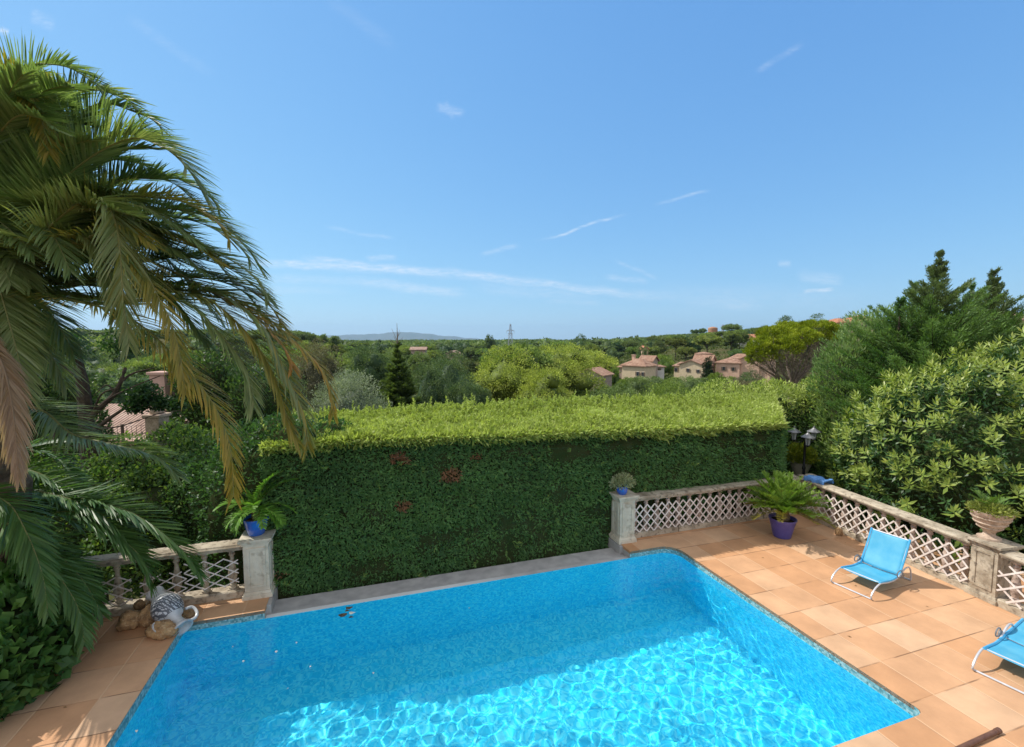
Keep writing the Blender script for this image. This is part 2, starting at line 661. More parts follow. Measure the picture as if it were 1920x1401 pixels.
g = np.concatenate([np.linspace(0, 40, 21), np.geomspace(44, 300, 34), np.geomspace(330, 16000, 30)])
gx = np.concatenate([-g[::-1], g[1:]])
gy = np.concatenate([[-400, -60, -10], g + 1])
X, Y = np.meshgrid(gx, gy)
Z = terr(X, Y)
vv = np.stack([X, Y, Z], -1).reshape(-1, 3)
nx, ny = len(gx), len(gy)
ii = np.arange(nx * ny).reshape(ny, nx)
ff = np.stack([ii[:-1, :-1], ii[:-1, 1:], ii[1:, 1:], ii[1:, :-1]], -1).reshape(-1, 4)
# leave the hollow of the pool open
c3 = vv[ff].mean(1)
m = new_mat('ground', (0.055, 0.075, 0.025), 1.0, 0.0, var=(0.12, 0.10, 0.055), vscale=0.05, vdetail=12, bump=0.6, bscale=1.5)
tag(np_mesh('ground', vv, ff, None, 'ground', smooth=True), kind='structure')

# far blue hills behind the wood
hx = np.linspace(-7600, 1200, 160)
HPX = [(480, 638), (560, 634), (640, 629), (680, 627), (720, 626), (745, 623.5), (760, 622.5), (785, 624), (812, 626), (822, 629), (850, 630.5), (880, 634), (960, 640), (1020, 642)]
hd = 11000.0
hxx = [P(a, b, hd).x for a, b in HPX]
hzz = [P(a, b, hd).z for a, b in HPX]
prof = np.interp(hx, hxx, hzz) + 6 * np.sin(hx * .013) + 4 * np.sin(hx * .037)
rows = []
for k, (dy, fz) in enumerate(((0, 0.0), (500, .35), (900, .7), (1300, 1.0), (2100, .9), (3200, 0.0))):
    rows.append(np.stack([hx * (1 + dy / hd * .3), np.full_like(hx, hd - 1300 + dy) + 120 * np.sin(hx * .004 + k), -60 + (prof + 60) * fz + (8 * np.sin(hx * .02 + k * 2) if 0 < fz < 1 else 0)], -1))
vv = np.concatenate(rows)
ii = np.arange(len(vv)).reshape(len(rows), -1)
ff = np.stack([ii[:-1, :-1], ii[:-1, 1:], ii[1:, 1:], ii[1:, :-1]], -1).reshape(-1, 4)
new_mat('hill_scrub', (0.06, 0.08, 0.05), 1.0, 0.0, var=(0.11, 0.11, 0.09), vscale=0.002, vdetail=8)
tag(np_mesh('hills', vv, ff, None, 'hill_scrub', smooth=True), kind='structure')

hb = MB()
hb.box((0, 7600, 190), (24000, 15600, 434))
hz = hb.build('haze', [])
mh = bpy.data.materials.new('haze')
nt2, N2, L2 = nodes(mh)
o2 = N2.new('ShaderNodeOutputMaterial')
pv = N2.new('ShaderNodeVolumePrincipled')
pv.inputs['Density'].default_value = 7e-5
pv.inputs['Color'].default_value = (0.52, 0.76, 1.0, 1)
pv.inputs['Anisotropy'].default_value = 0.2
L2.new(pv.outputs[0], o2.inputs['Volume'])
hz.data.materials.append(mh)
tag(hz, kind='stuff')

# ================================================================== pool


def mosaic(name, c1, c2, c3, cell, big=0.25):
    m = bpy.data.materials.new(name)
    nt, N, L = nodes(m)
    out = N.new('ShaderNodeOutputMaterial')
    b = N.new('ShaderNodeBsdfPrincipled')
    b.inputs['Roughness'].default_value = 0.45
    b.inputs['Specular IOR Level'].default_value = 0.3
    geo = N.new('ShaderNodeNewGeometry')
    rot = N.new('ShaderNodeMapping')
    rot.vector_type = 'TEXTURE'
    rot.inputs['Rotation'].default_value = (0, 0, TH)
    rot.inputs['Location'].default_value = (0.013, 0.011, 0.007)
    L.new(geo.outputs['Position'], rot.inputs[0])
    sc_ = N.new('ShaderNodeVectorMath')
    sc_.operation = 'SCALE'
    sc_.inputs['Scale'].default_value = 1 / cell
    L.new(rot.outputs[0], sc_.inputs[0])
    fl = N.new('ShaderNodeVectorMath')
    fl.operation = 'FLOOR'
    L.new(sc_.outputs[0], fl.inputs[0])
    wn = N.new('ShaderNodeTexWhiteNoise')
    L.new(fl.outputs[0], wn.inputs['Vector'])
    rp = N.new('ShaderNodeValToRGB')
    e = rp.color_ramp.elements
    e[0].color = (*c1, 1)
    e[1].color = (*c3, 1)
    e.new(0.45).color = (*c2, 1)
    L.new(wn.outputs['Value'], rp.inputs[0])
    n = N.new('ShaderNodeTexNoise')
    n.inputs['Scale'].default_value = 1.3
    n.inputs['Detail'].default_value = 3
    L.new(rot.outputs[0], n.inputs['Vector'])
    mr = N.new('ShaderNodeMapRange')
    mr.inputs[3].default_value = 1 - big
    mr.inputs[4].default_value = 1 + big
    L.new(n.outputs[0], mr.inputs[0])
    mu = N.new('ShaderNodeVectorMath')
    mu.operation = 'SCALE'
    L.new(rp.outputs[0], mu.inputs[0])
    L.new(mr.outputs[0], mu.inputs['Scale'])
    L.new(mu.outputs[0], b.inputs['Base Color'])
    L.new(b.outputs[0], out.inputs[0])
    MATS[name] = m


mosaic('pool_mosaic', (0.012, 0.57, 0.84), (0.03, 0.72, 0.95), (0.14, 0.85, 0.97), 0.028, 0.08)
mosaic('band_mosaic', (0.08, 0.21, 0.24), (0.17, 0.36, 0.38), (0.38, 0.54, 0.54), 0.024, 0.1)


def rounded(s0, t0, s1, t1, r_fr, r_nr, n=8):
    """pool outline in s,t, counter-clockwise from the near left; far right and near right corners rounded"""
    pts = [(s0, t0)]
    for k in range(n + 1):
        a = -math.pi / 2 + math.pi / 2 * k / n
        pts.append((s1 - r_nr + r_nr * math.cos(a), t0 + r_nr + r_nr * math.sin(a)))
    for k in range(n + 1):
        a = math.pi / 2 * k / n
        pts.append((s1 - r_fr + r_fr * math.cos(a), t1 - r_fr + r_fr * math.sin(a)))
    pts.append((s0, t1))
    return pts


INF0, INF1 = -7.31, -0.98       # the stretch of the far edge where the water runs over
outline = rounded(POOL_S0, POOL_T0, 0.0, 0.0, 0.32, 0.10)
world_out = [W(a, b) for a, b in outline]
npt = len(outline)


def wall_strip(z0, z1, pts, name, mat, parent=None, flip=False):
    mb = MB()
    vs = [(p.x, p.y, z0) for p in pts] + [(p.x, p.y, z1) for p in pts]
    n = len(pts)
    mb.add(vs, [(i, n + i, n + i + 1, i + 1) for i in range(n - 1)])
    return mb.build(name, mat, parent)


pool = MB()
vs = [(p.x, p.y, POOL_Z) for p in world_out] + [(p.x, p.y, WATER_Z) for p in world_out]
pool.add(vs, [tuple(range(npt))] + [(i, npt + i, npt + (i + 1) % npt, (i + 1) % npt) for i in range(npt)])
po = pool.build('pool', 'pool_mosaic')
po.cycles.is_caustics_receiver = True
tag(po, kind='structure')
# tiled band between the water and the paving, everywhere but along the overflow edge
band = [W(INF0, 0), W(POOL_S0, 0)] + world_out[:-1] + [W(INF1, 0)]
bd = wall_strip(WATER_Z - 0.0, -0.005, band, 'pool_waterline_tiles', 'band_mosaic')
tag(bd, kind='structure')

# water surface: real ripples, refracting the sun onto the floor
WX0, WX1, WT0 = POOL_S0 - .0, 0.0, POOL_T0
ns, ntt = 680, 360
S_, T_ = np.meshgrid(np.linspace(POOL_S0, 0, ns), np.linspace(POOL_T0, 0.0, ntt))
wr = np.random.RandomState(3)
Hh = np.zeros_like(S_)
for i in range(64):
    lam = .105 * (3.5 ** wr.rand())
    a = wr.rand() * 2 * math.pi
    Hh += 0.0020 * lam ** 1.4 * np.sin((S_ * math.cos(a) + T_ * math.sin(a)) * 2 * math.pi / lam + wr.rand() * 6.28)
calm = 0.55 + 0.45 * np.clip(np.sin(S_ * .7 + 1.1) * np.cos(T_ * .8) + .6, 0, 1)
Hh *= calm
wv = np.stack([A0.x + U.x * S_ + V.x * T_, A0.y + U.y * S_ + V.y * T_, WATER_Z - .004 + Hh], -1).reshape(-1, 3)
ii = np.arange(ns * ntt).reshape(ntt, ns)
wf = np.stack([ii[:-1, :-1], ii[:-1, 1:], ii[1:, 1:], ii[1:, :-1]], -1).reshape(-1, 4)
# drop the faces outside the rounded corners
cs = .25 * (S_[:-1, :-1] + S_[1:, 1:] + S_[:-1, 1:] + S_[1:, :-1]).ravel()
ct = .25 * (T_[:-1, :-1] + T_[1:, 1:] + T_[:-1, 1:] + T_[1:, :-1]).ravel()
far_out = (cs > -.32) & (ct > -.32) & (np.hypot(cs + .32, ct + .32) > .325)
near_out = (cs > -.10) & (ct < POOL_T0 + .10) & (np.hypot(cs + .10, ct - POOL_T0 - .10) > .105)
wf = wf[~(far_out | near_out)]
mw = bpy.data.materials.new('water')
nt3, N3, L3 = nodes(mw)
o3 = N3.new('ShaderNodeOutputMaterial')
gl = N3.new('ShaderNodeBsdfGlass')
gl.inputs['IOR'].default_value = 1.33
gl.inputs['Roughness'].default_value = 0.0
gl.inputs['Color'].default_value = (0.98, 1.0, 1.0, 1)
L3.new(gl.outputs[0], o3.inputs[0])
MATS['water'] = mw
wat = np_mesh('water', wv, wf, None, 'water', smooth=True)
wat.cycles.is_caustics_caster = True
tag(wat, kind='structure')

# overflow edge: a slab a little below the water, foam and sky reflection painted white along its rim
mslab = bpy.data.materials.new('overflow_slab')
nt4, N4, L4 = nodes(mslab)
o4 = N4.new('ShaderNodeOutputMaterial')
b4 = N4.new('ShaderNodeBsdfPrincipled')
b4.inputs['Roughness'].default_value = 0.7
geo = N4.new('ShaderNodeNewGeometry')
mpp = N4.new('ShaderNodeMapping')
mpp.vector_type = 'TEXTURE'
mpp.inputs['Location'].default_value = tuple(A0)
mpp.inputs['Rotation'].default_value = (0, 0, TH)
L4.new(geo.outputs['Position'], mpp.inputs[0])
sx = N4.new('ShaderNodeSeparateXYZ')
L4.new(mpp.outputs[0], sx.inputs[0])
nz = N4.new('ShaderNodeTexNoise')
nz.inputs['Scale'].default_value = 5
nz.inputs['Detail'].default_value = 8
L4.new(mpp.outputs[0], nz.inputs['Vector'])
rp = N4.new('ShaderNodeValToRGB')
rp.color_ramp.elements[0].position = .35
rp.color_ramp.elements[0].color = (.36, .345, .34, 1)
rp.color_ramp.elements[1].position = .65
rp.color_ramp.elements[1].color = (.50, .48, .465, 1)
L4.new(nz.outputs[0], rp.inputs[0])
ad = N4.new('ShaderNodeMath')
ad.operation = 'MULTIPLY_ADD'
ad.inputs[1].default_value = .22
L4.new(nz.outputs[0], ad.inputs[0])
L4.new(sx.outputs[1], ad.inputs[2])
mr = N4.new('ShaderNodeMapRange')
mr.inputs[1].default_value = .30
mr.inputs[2].default_value = .23
L4.new(ad.outputs[0], mr.inputs[0])
m2_ = N4.new('ShaderNodeMapRange')       # the rim is whitest in its left half
m2_.inputs[1].default_value = -4.4
m2_.inputs[2].default_value = -3.0
m2_.inputs[3].default_value = 1.0
m2_.inputs[4].default_value = 0.15
L4.new(sx.outputs[0], m2_.inputs[0])
mm = N4.new('ShaderNodeMath')
mm.operation = 'MULTIPLY'
L4.new(mr.outputs[0], mm.inputs[0])
L4.new(m2_.outputs[0], mm.inputs[1])
mxx = N4.new('ShaderNodeMix')
mxx.data_type = 'RGBA'
mxx.inputs[7].default_value = (.75, .76, .76, 1)
L4.new(mm.outputs[0], mxx.inputs[0])
L4.new(rp.outputs[0], mxx.inputs[6])
L4.new(mxx.outputs[2], b4.inputs['Base Color'])
bpn = N4.new('ShaderNodeBump')
bpn.inputs['Strength'].default_value = .4
bpn.inputs['Distance'].default_value = .02
L4.new(nz.outputs[0], bpn.inputs['Height'])
L4.new(bpn.outputs[0], b4.inputs['Normal'])
L4.new(b4.outputs[0], o4.inputs[0])
MATS['overflow_slab'] = mslab
mb = MB()
mb.prism([W(INF0 + .003, 0.004), W(INF1 - .003, 0.004), W(INF1 - .003, .59), W(INF0 + .003, .59)], -2.2, WATER_Z - .045)
mb.prism([W(INF0 + .003, 0.002), W(INF1 - .003, 0.002), W(INF1 - .003, .12), W(INF0 + .003, .12)], -1.5, WATER_Z - .012)
tag(mb.build('pool_overflow_ledge', 'overflow_slab'), kind='structure')

# ------------------------------------------------------------------ terrace paving
mt = bpy.data.materials.new('terracotta_paving')
nt5, N5, L5 = nodes(mt)
o5 = N5.new('ShaderNodeOutputMaterial')
b5 = N5.new('ShaderNodeBsdfPrincipled')
b5.inputs['Roughness'].default_value = .78
b5.inputs['Specular IOR Level'].default_value = .25
geo = N5.new('ShaderNodeNewGeometry')
mpp = N5.new('ShaderNodeMapping')
mpp.vector_type = 'TEXTURE'
mpp.inputs['Location'].default_value = (A0.x, A0.y, 0)
mpp.inputs['Rotation'].default_value = (0, 0, TH)
L5.new(geo.outputs['Position'], mpp.inputs[0])
sx = N5.new('ShaderNodeSeparateXYZ')
L5.new(mpp.outputs[0], sx.inputs[0])


def m5(op, a, b=None):
    n = N5.new('ShaderNodeMath')
    n.operation = op
    for i, q in enumerate((a, b)):
        if q is None:
            continue
        if isinstance(q, (int, float)):
            n.inputs[i].default_value = q
        else:
            L5.new(q, n.inputs[i])
    return n.outputs[0]


ts, tt_ = 0.572, 0.575
us = m5('DIVIDE', m5('ADD', sx.outputs[0], 20 * ts - .40), ts)
ut = m5('DIVIDE', m5('ADD', sx.outputs[1], 20 * tt_ + 4.20 - 7 * .575), tt_)
fs = m5('FRACT', us)
ft = m5('FRACT', ut)
es = m5('MULTIPLY', m5('MINIMUM', fs, m5('SUBTRACT', 1, fs)), ts)
et = m5('MULTIPLY', m5('MINIMUM', ft, m5('SUBTRACT', 1, ft)), tt_)
cid = N5.new('ShaderNodeCombineXYZ')
L5.new(m5('FLOOR', us), cid.inputs[0])
L5.new(m5('FLOOR', ut), cid.inputs[1])
wn = N5.new('ShaderNodeTexWhiteNoise')
L5.new(cid.outputs[0], wn.inputs['Vector'])
rp = N5.new('ShaderNodeValToRGB')
e = rp.color_ramp.elements
e[0].color = (.51, .265, .13, 1)
e[1].color = (.60, .385, .235, 1)
e.new(.35).color = (.56, .31, .165, 1)
e.new(.7).color = (.585, .345, .195, 1)
L5.new(wn.outputs['Value'], rp.inputs[0])
nz = N5.new('ShaderNodeTexNoise')
nz.inputs['Scale'].default_value = 1.7
nz.inputs['Detail'].default_value = 7
nz.inputs['Roughness'].default_value = .6
L5.new(mpp.outputs[0], nz.inputs['Vector'])
st = N5.new('ShaderNodeMapRange')
st.inputs[1].default_value = .3
st.inputs[2].default_value = .7
st.inputs[3].default_value = .80
st.inputs[4].default_value = 1.12
L5.new(nz.outputs[0], st.inputs[0])
sc1 = N5.new('ShaderNodeVectorMath')
sc1.operation = 'SCALE'
L5.new(rp.outputs[0], sc1.inputs[0])
L5.new(st.outputs[0], sc1.inputs['Scale'])
# joints: pale across, thin and dark along
nj = N5.new('ShaderNodeTexNoise')
nj.inputs['Scale'].default_value = 2.3
L5.new(mpp.outputs[0], nj.inputs['Vector'])
js = N5.new('ShaderNodeMapRange')
js.inputs[1].default_value = .014
js.inputs[2].default_value = .006
L5.new(es, js.inputs[0])
jt = N5.new('ShaderNodeMapRange')
jt.inputs[1].default_value = .010
jt.inputs[2].default_value = .004
L5.new(et, jt.inputs[0])
mj = N5.new('ShaderNodeMix')
mj.data_type = 'RGBA'
mj.inputs[7].default_value = (.66, .43, .26, 1)
L5.new(m5('MULTIPLY', js.outputs[0], .55), mj.inputs[0])
L5.new(sc1.outputs[0], mj.inputs[6])
mk = N5.new('ShaderNodeMix')
mk.data_type = 'RGBA'
mk.inputs[7].default_value = (.20, .11, .06, 1)
jm = N5.new('ShaderNodeMapRange')
jm.inputs[1].default_value = .42
jm.inputs[2].default_value = .56
jm.inputs[4].default_value = .85
L5.new(nj.outputs[0], jm.inputs[0])
L5.new(m5('MULTIPLY', jt.outputs[0], jm.outputs[0]), mk.inputs[0])
L5.new(mj.outputs[2], mk.inputs[6])
L5.new(mk.outputs[2], b5.inputs['Base Color'])
bpn = N5.new('ShaderNodeBump')
bpn.inputs['Strength'].default_value = .5
bpn.inputs['Distance'].default_value = .01
nb = N5.new('ShaderNodeTexNoise')
nb.inputs['Scale'].default_value = 25
nb.inputs['Detail'].default_value = 6
L5.new(mpp.outputs[0], nb.inputs['Vector'])
hgt = m5('SUBTRACT', m5('MULTIPLY', nb.outputs[0], .35), m5('MAXIMUM', js.outputs[0], jt.outputs[0]))
L5.new(hgt, bpn.inputs['Height'])
L5.new(bpn.outputs[0], b5.inputs['Normal'])
L5.new(b5.outputs[0], o5.inputs[0])
MATS['terracotta_paving'] = mt

BT = 0.74         # far edge of the paving


def paving(name, st_pts):
    mb = MB()
    mb.prism([W(a, b) for a, b in st_pts], -.05, 0.0)
    return tag(mb.build(name, 'terracotta_paving'), kind='structure')


LIP = 0.02
right_in = [(a + (LIP if False else 0), b) for a, b in outline]
nr = [outline[i] for i in range(1, len(outline) - 1)]       # near right corner -> far right corner
poly_right = nr + [(INF1, 0.0), (INF1, BT), (5.2, BT), (4.2, -7.0), (4.2, -9.0), (0.9, -9.0), (0.6, POOL_T0)]
# right terrace: from the near edge of the pool round to the ledge
paving('terrace_paving', [(0.0 + 0.0, POOL_T0 + .10)] + [p for p in nr if p[1] > POOL_T0 + .101] + [(INF1, 0.0), (INF1, BT), (5.2, BT), (5.2, -9.0), (0.0, -9.0)])
paving('terrace_paving_front', [(-8.35, -9.0), (-.001, -9.0), (-.001, POOL_T0 + .05), (-.03, POOL_T0 + .02), (-.10, POOL_T0), (-8.35, POOL_T0)])
paving('terrace_paving_left', [(-12.5, -9.0), (-8.352, -9.0), (-8.352, 0.0), (INF0, 0.0), (INF0, BT), (-12.5, BT)])
# the masonry under the paving
mb = MB()
mb.prism([W(.02, BT - .01), W(.02, -9), W(5.19, -9), W(5.19, BT - .01)], -2.6, -.052)
mb.prism([W(INF1 + .001, .005), W(.019, .005), W(.019, BT - .01), W(INF1 + .001, BT - .01)], -2.6, -.052)
mb.prism([W(-12.49, -9), W(-8.37, -9), W(-8.37, BT - .01), W(-12.49, BT - .01)], -2.6, -.052)
mb.prism([W(-8.369, .005), W(INF0 - .001, .005), W(INF0 - .001, BT - .01), W(-8.369, BT - .01)], -2.6, -.052)
tag(mb.build('terrace_base', 'grey_concrete'), kind='structure')

# ================================================================== balustrades
RZ = TH
RAIL_H = 0.87


def strip(mb, a, b, prof, mi=0):
    """extrude a profile (offset across, height) from a to b"""
    a, b = Vector(a), Vector(b)
    d = (b - a).normalized()
    n = Vector((-d.y, d.x, 0))
    k = len(prof)
    vs = [p + n * q[0] + Vector((0, 0, q[1])) for p in (a, b) for q in prof]
    mb.add(vs, [(i, (i + 1) % k, k + (i + 1) % k, k + i) for i in range(k)] + [tuple(range(k - 1, -1, -1)), tuple(range(k, 2 * k))], mi)


RAIL = [(-.115, .775), (-.115, .80), (-.15, .815), (-.155, .84), (-.13, .855), (-.12, .868), (.12, .868), (.13, .855), (.155, .84), (.15, .815), (.115, .80), (.115, .775)]
FOOT = [(-.12, 0.002), (-.12, .10), (-.10, .115), (.10, .115), (.12, .10), (.12, 0.002)]
BAL = [(.062, 0), (.062, .035), (.045, .05), (.05, .075), (.035, .09), (.052, .15), (.066, .21), (.066, .26), (.052, .33), (.036, .42), (.028, .50), (.030, .54), (.045, .555), (.045, .575), (.033, .59), (.048, .615), (.064, .62), (.064, .66)]


def balustrade(a, b, label, slat_w=.026, cell=.18, hgt=(.13, .70), tr_segments=None, side=-1, step=.27, lean=0.5, mesh_h=None, bal_mat='stone_baluster'):
    a, b = Vector(a), Vector(b)
    root = empty('balustrade', a, label, 'balustrade')
    loc = -a
    d = (b - a)
    Ln = d.length
    d.normalize()
    n = Vector((-d.y, d.x, 0)) * side
    mb = MB()
    strip(mb, Vector((0, 0, 0)), b - a, RAIL)
    mb.build('handrail', 'stone', root)
    mb = MB()
    # footing in lengths, with small gaps between them
    k = max(1, int(Ln / 1.1))
    for i in range(k):
        p0 = d * (Ln * i / k + (.012 if i else 0))
        p1 = d * (Ln * (i + 1) / k - .012)
        strip(mb, p0, p1, FOOT)
    mb.build('plinth_course', 'stone', root)
    nb = int(Ln / step)
    me = None
    for i in range(nb):
        p = d * (step * (i + .5) * Ln / (nb * step))
        if me is None:
            mb = MB()
            mb.lathe([(r, z) for r, z in BAL], 12)
            mb.box((0, 0, .0), (.13, .13, .02))
            o = mb.build('baluster', bal_mat, root, smooth=True)
            me = o
        else:
            o = me.copy()
            COL.objects.link(o)
            o.parent = root
        o.location = p + Vector((0, 0, .115))
        o.rotation_euler = (0, 0, random.random() * 3)
    # expanding trellis fixed in front of the balusters
    for (s0, s1, z0, z1) in (tr_segments or [(0.0, Ln, hgt[0], hgt[1])]):
        mb = MB()
        H = z1 - z0
        w = cell
        hh = mesh_h or cell
        run = H / hh * w
        for sgn in (1, -1):
            x = s0 - run
            while x < s1:
                q0, q1 = x, x + run
                za, zb = (z0, z1) if sgn > 0 else (z1, z0)
                c0, c1 = max(q0, s0), min(q1, s1)
                if c1 - c0 > .03:
                    f0, f1 = (c0 - q0) / run, (c1 - q0) / run
                    off = n * (.135 + (.009 if sgn > 0 else 0))
                    pa = d * c0 + off + Vector((0, 0, za + (zb - za) * f0 + random.uniform(-.004, .004)))
                    pb = d * c1 + off + Vector((0, 0, za + (zb - za) * f1 + random.uniform(-.004, .004)))
                    mb.beam(pa, pb, .008, slat_w, up=Vector((0, 0, 1)))
                x += w
        mb.build('trellis', 'trellis_white', root)
    return root


def pilaster(c, label, size=.36, h=.97, panel=(0, -1), z0=0.0, rz=None, skirt=None, mat='stone_pilaster'):
    root = empty('pilaster', c, label, 'pilaster', rz=TH if rz is None else rz)
    s = size
    mb = MB()
    mb.box((0, 0, z0 + .035), (s + .07, s + .07, .07))
    mb.box((0, 0, z0 + .0905), (s + .045, s + .045, .041), taper=.93)
    bh0, bh1 = z0 + .111, h - .10
    mb.box((0, 0, (bh0 + bh1) / 2), (s, s, bh1 - bh0))
    mb.build('shaft', mat, root, bevel=.006)
    # recessed panel: a raised frame on the shown faces
    for (px_, py_) in ((0, -1), (-1, 0), (1, 0)):
        mb = MB()
        q = s / 2 + .006
        fw = .035
        z_a, z_b = bh0 + .07, bh1 - .05
        hwid = s / 2 - .05
        ax_ = Vector((abs(py_), abs(px_), 0))
        nn = Vector((px_, py_, 0))
        for (u0, u1, zz0, zz1) in ((-hwid, hwid, z_b - fw, z_b), (-hwid, hwid, z_a, z_a + fw), (-hwid, -hwid + fw, z_a + fw, z_b - fw), (hwid - fw, hwid, z_a + fw, z_b - fw)):
            cc = ax_ * ((u0 + u1) / 2) + nn * q + Vector((0, 0, (zz0 + zz1) / 2))
            mb.box(cc, (abs(ax_.x) * (u1 - u0) + abs(nn.x) * .016, abs(ax_.y) * (u1 - u0) + abs(nn.y) * .016, zz1 - zz0))
        mb.build('panel_frame', mat, root)
    mb = MB()
    mb.box((0, 0, h - .085), (s + .03, s + .03, .03))
    mb.box((0, 0, h - .055), (s + .07, s + .07, .03))
    mb.box((0, 0, h - .02), (s + .12, s + .12, .04))
    mb.build('cap', 'stone' if mat == 'stone' else mat, root, bevel=.006)
    if skirt:
        mb = MB()
        mb.box((skirt[0], skirt[1], -.6), (skirt[2], skirt[3], 1.18))
        mb.build('footing', 'grey_concrete', root, bevel=.005)
    return root


BL = 0.60      # line of the back balustrades
pilaster(W(-7.48, .585), 'pale stone pilaster at the left end of the overflow edge under a leafy plant', skirt=(.08, -.12, .30, .62))
pilaster(W(-.83, .52), 'pale stone pilaster at the right end of the overflow edge under a small pot', size=.34, skirt=(-.04, 0.0, .36, .52))
balustrade(W(-12.2, BL + .02), W(-7.68, BL + .02), 'shaded stone balustrade left of the pool with thin sagging trellis strips', slat_w=.016, side=-1,
           tr_segments=[(2.05, 3.05, .17, .60), (3.15, 3.75, .17, .56), (3.72, 4.45, .22, .68)], cell=.27, mesh_h=.15, step=.36, bal_mat='stone')
balustrade(W(-.65, BL), W(3.96, BL), 'stone balustrade behind the potted cycad along the hedge, covered with close white trellis', cell=.175, mesh_h=.19)
RB0, RB1 = W(4.02, .66), W(3.565, -2.93)
RD = (RB1 - RB0).normalized()
balustrade(RB0, RB1, 'sunlit stone balustrade right of the terrace behind the blue sun lounger, white trellis on it', cell=.185, mesh_h=.19, side=-1)
pl_c = RB1 + RD * .19
pilaster(pl_c + Vector((.06, 0.02, 0)), 'weathered stone pedestal in the right balustrade under the stone urn', size=.36, h=.93, rz=math.atan2(RD.y, RD.x) + math.pi / 2, mat='stone')
balustrade(pl_c + RD * .20, pl_c + RD * 4.0, 'short stretch of stone balustrade at the right picture edge beyond the urn pedestal', cell=.30, mesh_h=.22, side=-1)

# ================================================================== plant fronds


def catmull(pts, n):
    pts = np.asarray(pts, float)
    Pp = np.vstack([2 * pts[0] - pts[1], pts, 2 * pts[-1] - pts[-2]])
    # even spacing by chord
    seg = np.linalg.norm(np.diff(pts, axis=0), axis=1)
    cum = np.concatenate([[0], np.cumsum(seg)])
    u = np.linspace(0, cum[-1], n)
    i = np.clip(np.searchsorted(cum, u, side='right') - 1, 0, len(seg) - 1)
    t = ((u - cum[i]) / seg[i])[:, None]
    p0, p1, p2, p3 = Pp[i], Pp[i + 1], Pp[i + 2], Pp[i + 3]
    return .5 * ((2 * p1) + (-p0 + p2) * t + (2 * p0 - 5 * p1 + 4 * p2 - p3) * t ** 2 + (-p0 + 3 * p1 - 3 * p2 + p3) * t ** 3), cum[-1]


def frond_np(pts, n=95, ll=.5, lw=.03, vee=.35, droop=.25, bare=.12, cols=((.05, .09, .02), (.08, .13, .03)), tipcol=None, tipstart=.6, a0=68, a1=22, up=None, jit=.12, roll=0.0, edgecol=None):
    """two rows of leaflets along the curve; returns verts, quads, colours and the rachis points"""
    c, Ln = catmull(pts, n + 1)
    T = unit(np.gradient(c, axis=0))
    upv = np.array([0, 0, 1.0]) if up is None else np.asarray(up, float)
    S = np.cross(T, upv)
    ns_ = np.linalg.norm(S, axis=1, keepdims=True)
    S = unit(np.where(ns_ < .15, S + np.array([.2, .1, 0]), S))
    for _ in range(4):
        S[1:-1] = unit(S[:-2] + S[1:-1] * 2 + S[2:])
    Nn = unit(np.cross(S, T))
    if roll:
        S, Nn = S * math.cos(roll) + Nn * math.sin(roll), Nn * math.cos(roll) - S * math.sin(roll)
    u = np.linspace(0, 1, n + 1)
    i0 = int(bare * n)
    vs, fs, cs = [], [], []
    base = 0
    for side in (-1, 1):
        k = np.arange(i0, n)
        uu = u[k]
        w = np.clip((uu - bare) / (1 - bare), 0, 1)
        length = ll * np.clip(np.minimum(.45 + w * 2.6, 1.0) * (1 - .62 * np.clip((w - .55) / .45, 0, 1) ** 1.5), .12, 1) * (1 + .12 * R.randn(len(k)))
        ang = np.radians(a0 + (a1 - a0) * np.clip(w, 0, 1) ** 1.2 + 2.5 * R.randn(len(k)))
        ve = vee + .10 * R.randn(len(k))
        D = T[k] * np.cos(ang)[:, None] + (S[k] * side * np.cos(ve)[:, None] + Nn[k] * np.sin(ve)[:, None]) * np.sin(ang)[:, None]
        D = unit(D)
        b0 = c[k] + T[k] * (R.rand(len(k), 1) - .5) * Ln / n * .6
        dr = droop * (1 + .5 * R.rand(len(k)))[:, None]
        D2 = unit(D + np.array([0, 0, -1]) * dr)
        D3 = unit(D + np.array([0, 0, -1]) * dr * 2.4)
        L1 = length[:, None]
        wv = unit(np.cross(D, Nn[k] * .9 + S[k] * side * .3 + .25 * R.randn(len(k), 3)))
        W0 = lw * (1 + .15 * R.randn(len(k), 1))
        q0 = b0
        q1 = q0 + D * L1 * .34
        q2 = q1 + D2 * L1 * .36
        q3 = q2 + D3 * L1 * .30
        m = len(k)
        v = np.empty((m, 8, 3))
        for j, (q, f) in enumerate(((q0, .35), (q1, .5), (q2, .40), (q3, .04))):
            v[:, 2 * j] = q + wv * W0 * f
            v[:, 2 * j + 1] = q - wv * W0 * f
        f = np.arange(m)[:, None] * 8
        quads = np.concatenate([f + np.array([0, 1, 3, 2]), f + np.array([2, 3, 5, 4]), f + np.array([4, 5, 7, 6])])
        cc = mixcol(cols, R.rand(m) * .8 + .1, jit)
        if tipcol is not None:
            kk = np.clip((w - tipstart) / (1 - tipstart) * 1.6 + .25 * R.randn(m), 0, 1)[:, None]
            cc = cc * (1 - kk) + mixcol(tipcol, R.rand(m), jit) * kk
        c3 = [cc, cc.copy(), cc.copy()]
        if edgecol is not None:
            e = np.asarray(edgecol)
            c3[1] = cc * .75 + e * .25
            c3[2] = cc * .35 + e * .65
        vs.append(v.reshape(-1, 3))
        fs.append(quads + base)
        cs.append(np.concatenate(c3))
        base += m * 8
    return np.concatenate(vs), np.concatenate(fs), np.concatenate(cs), c


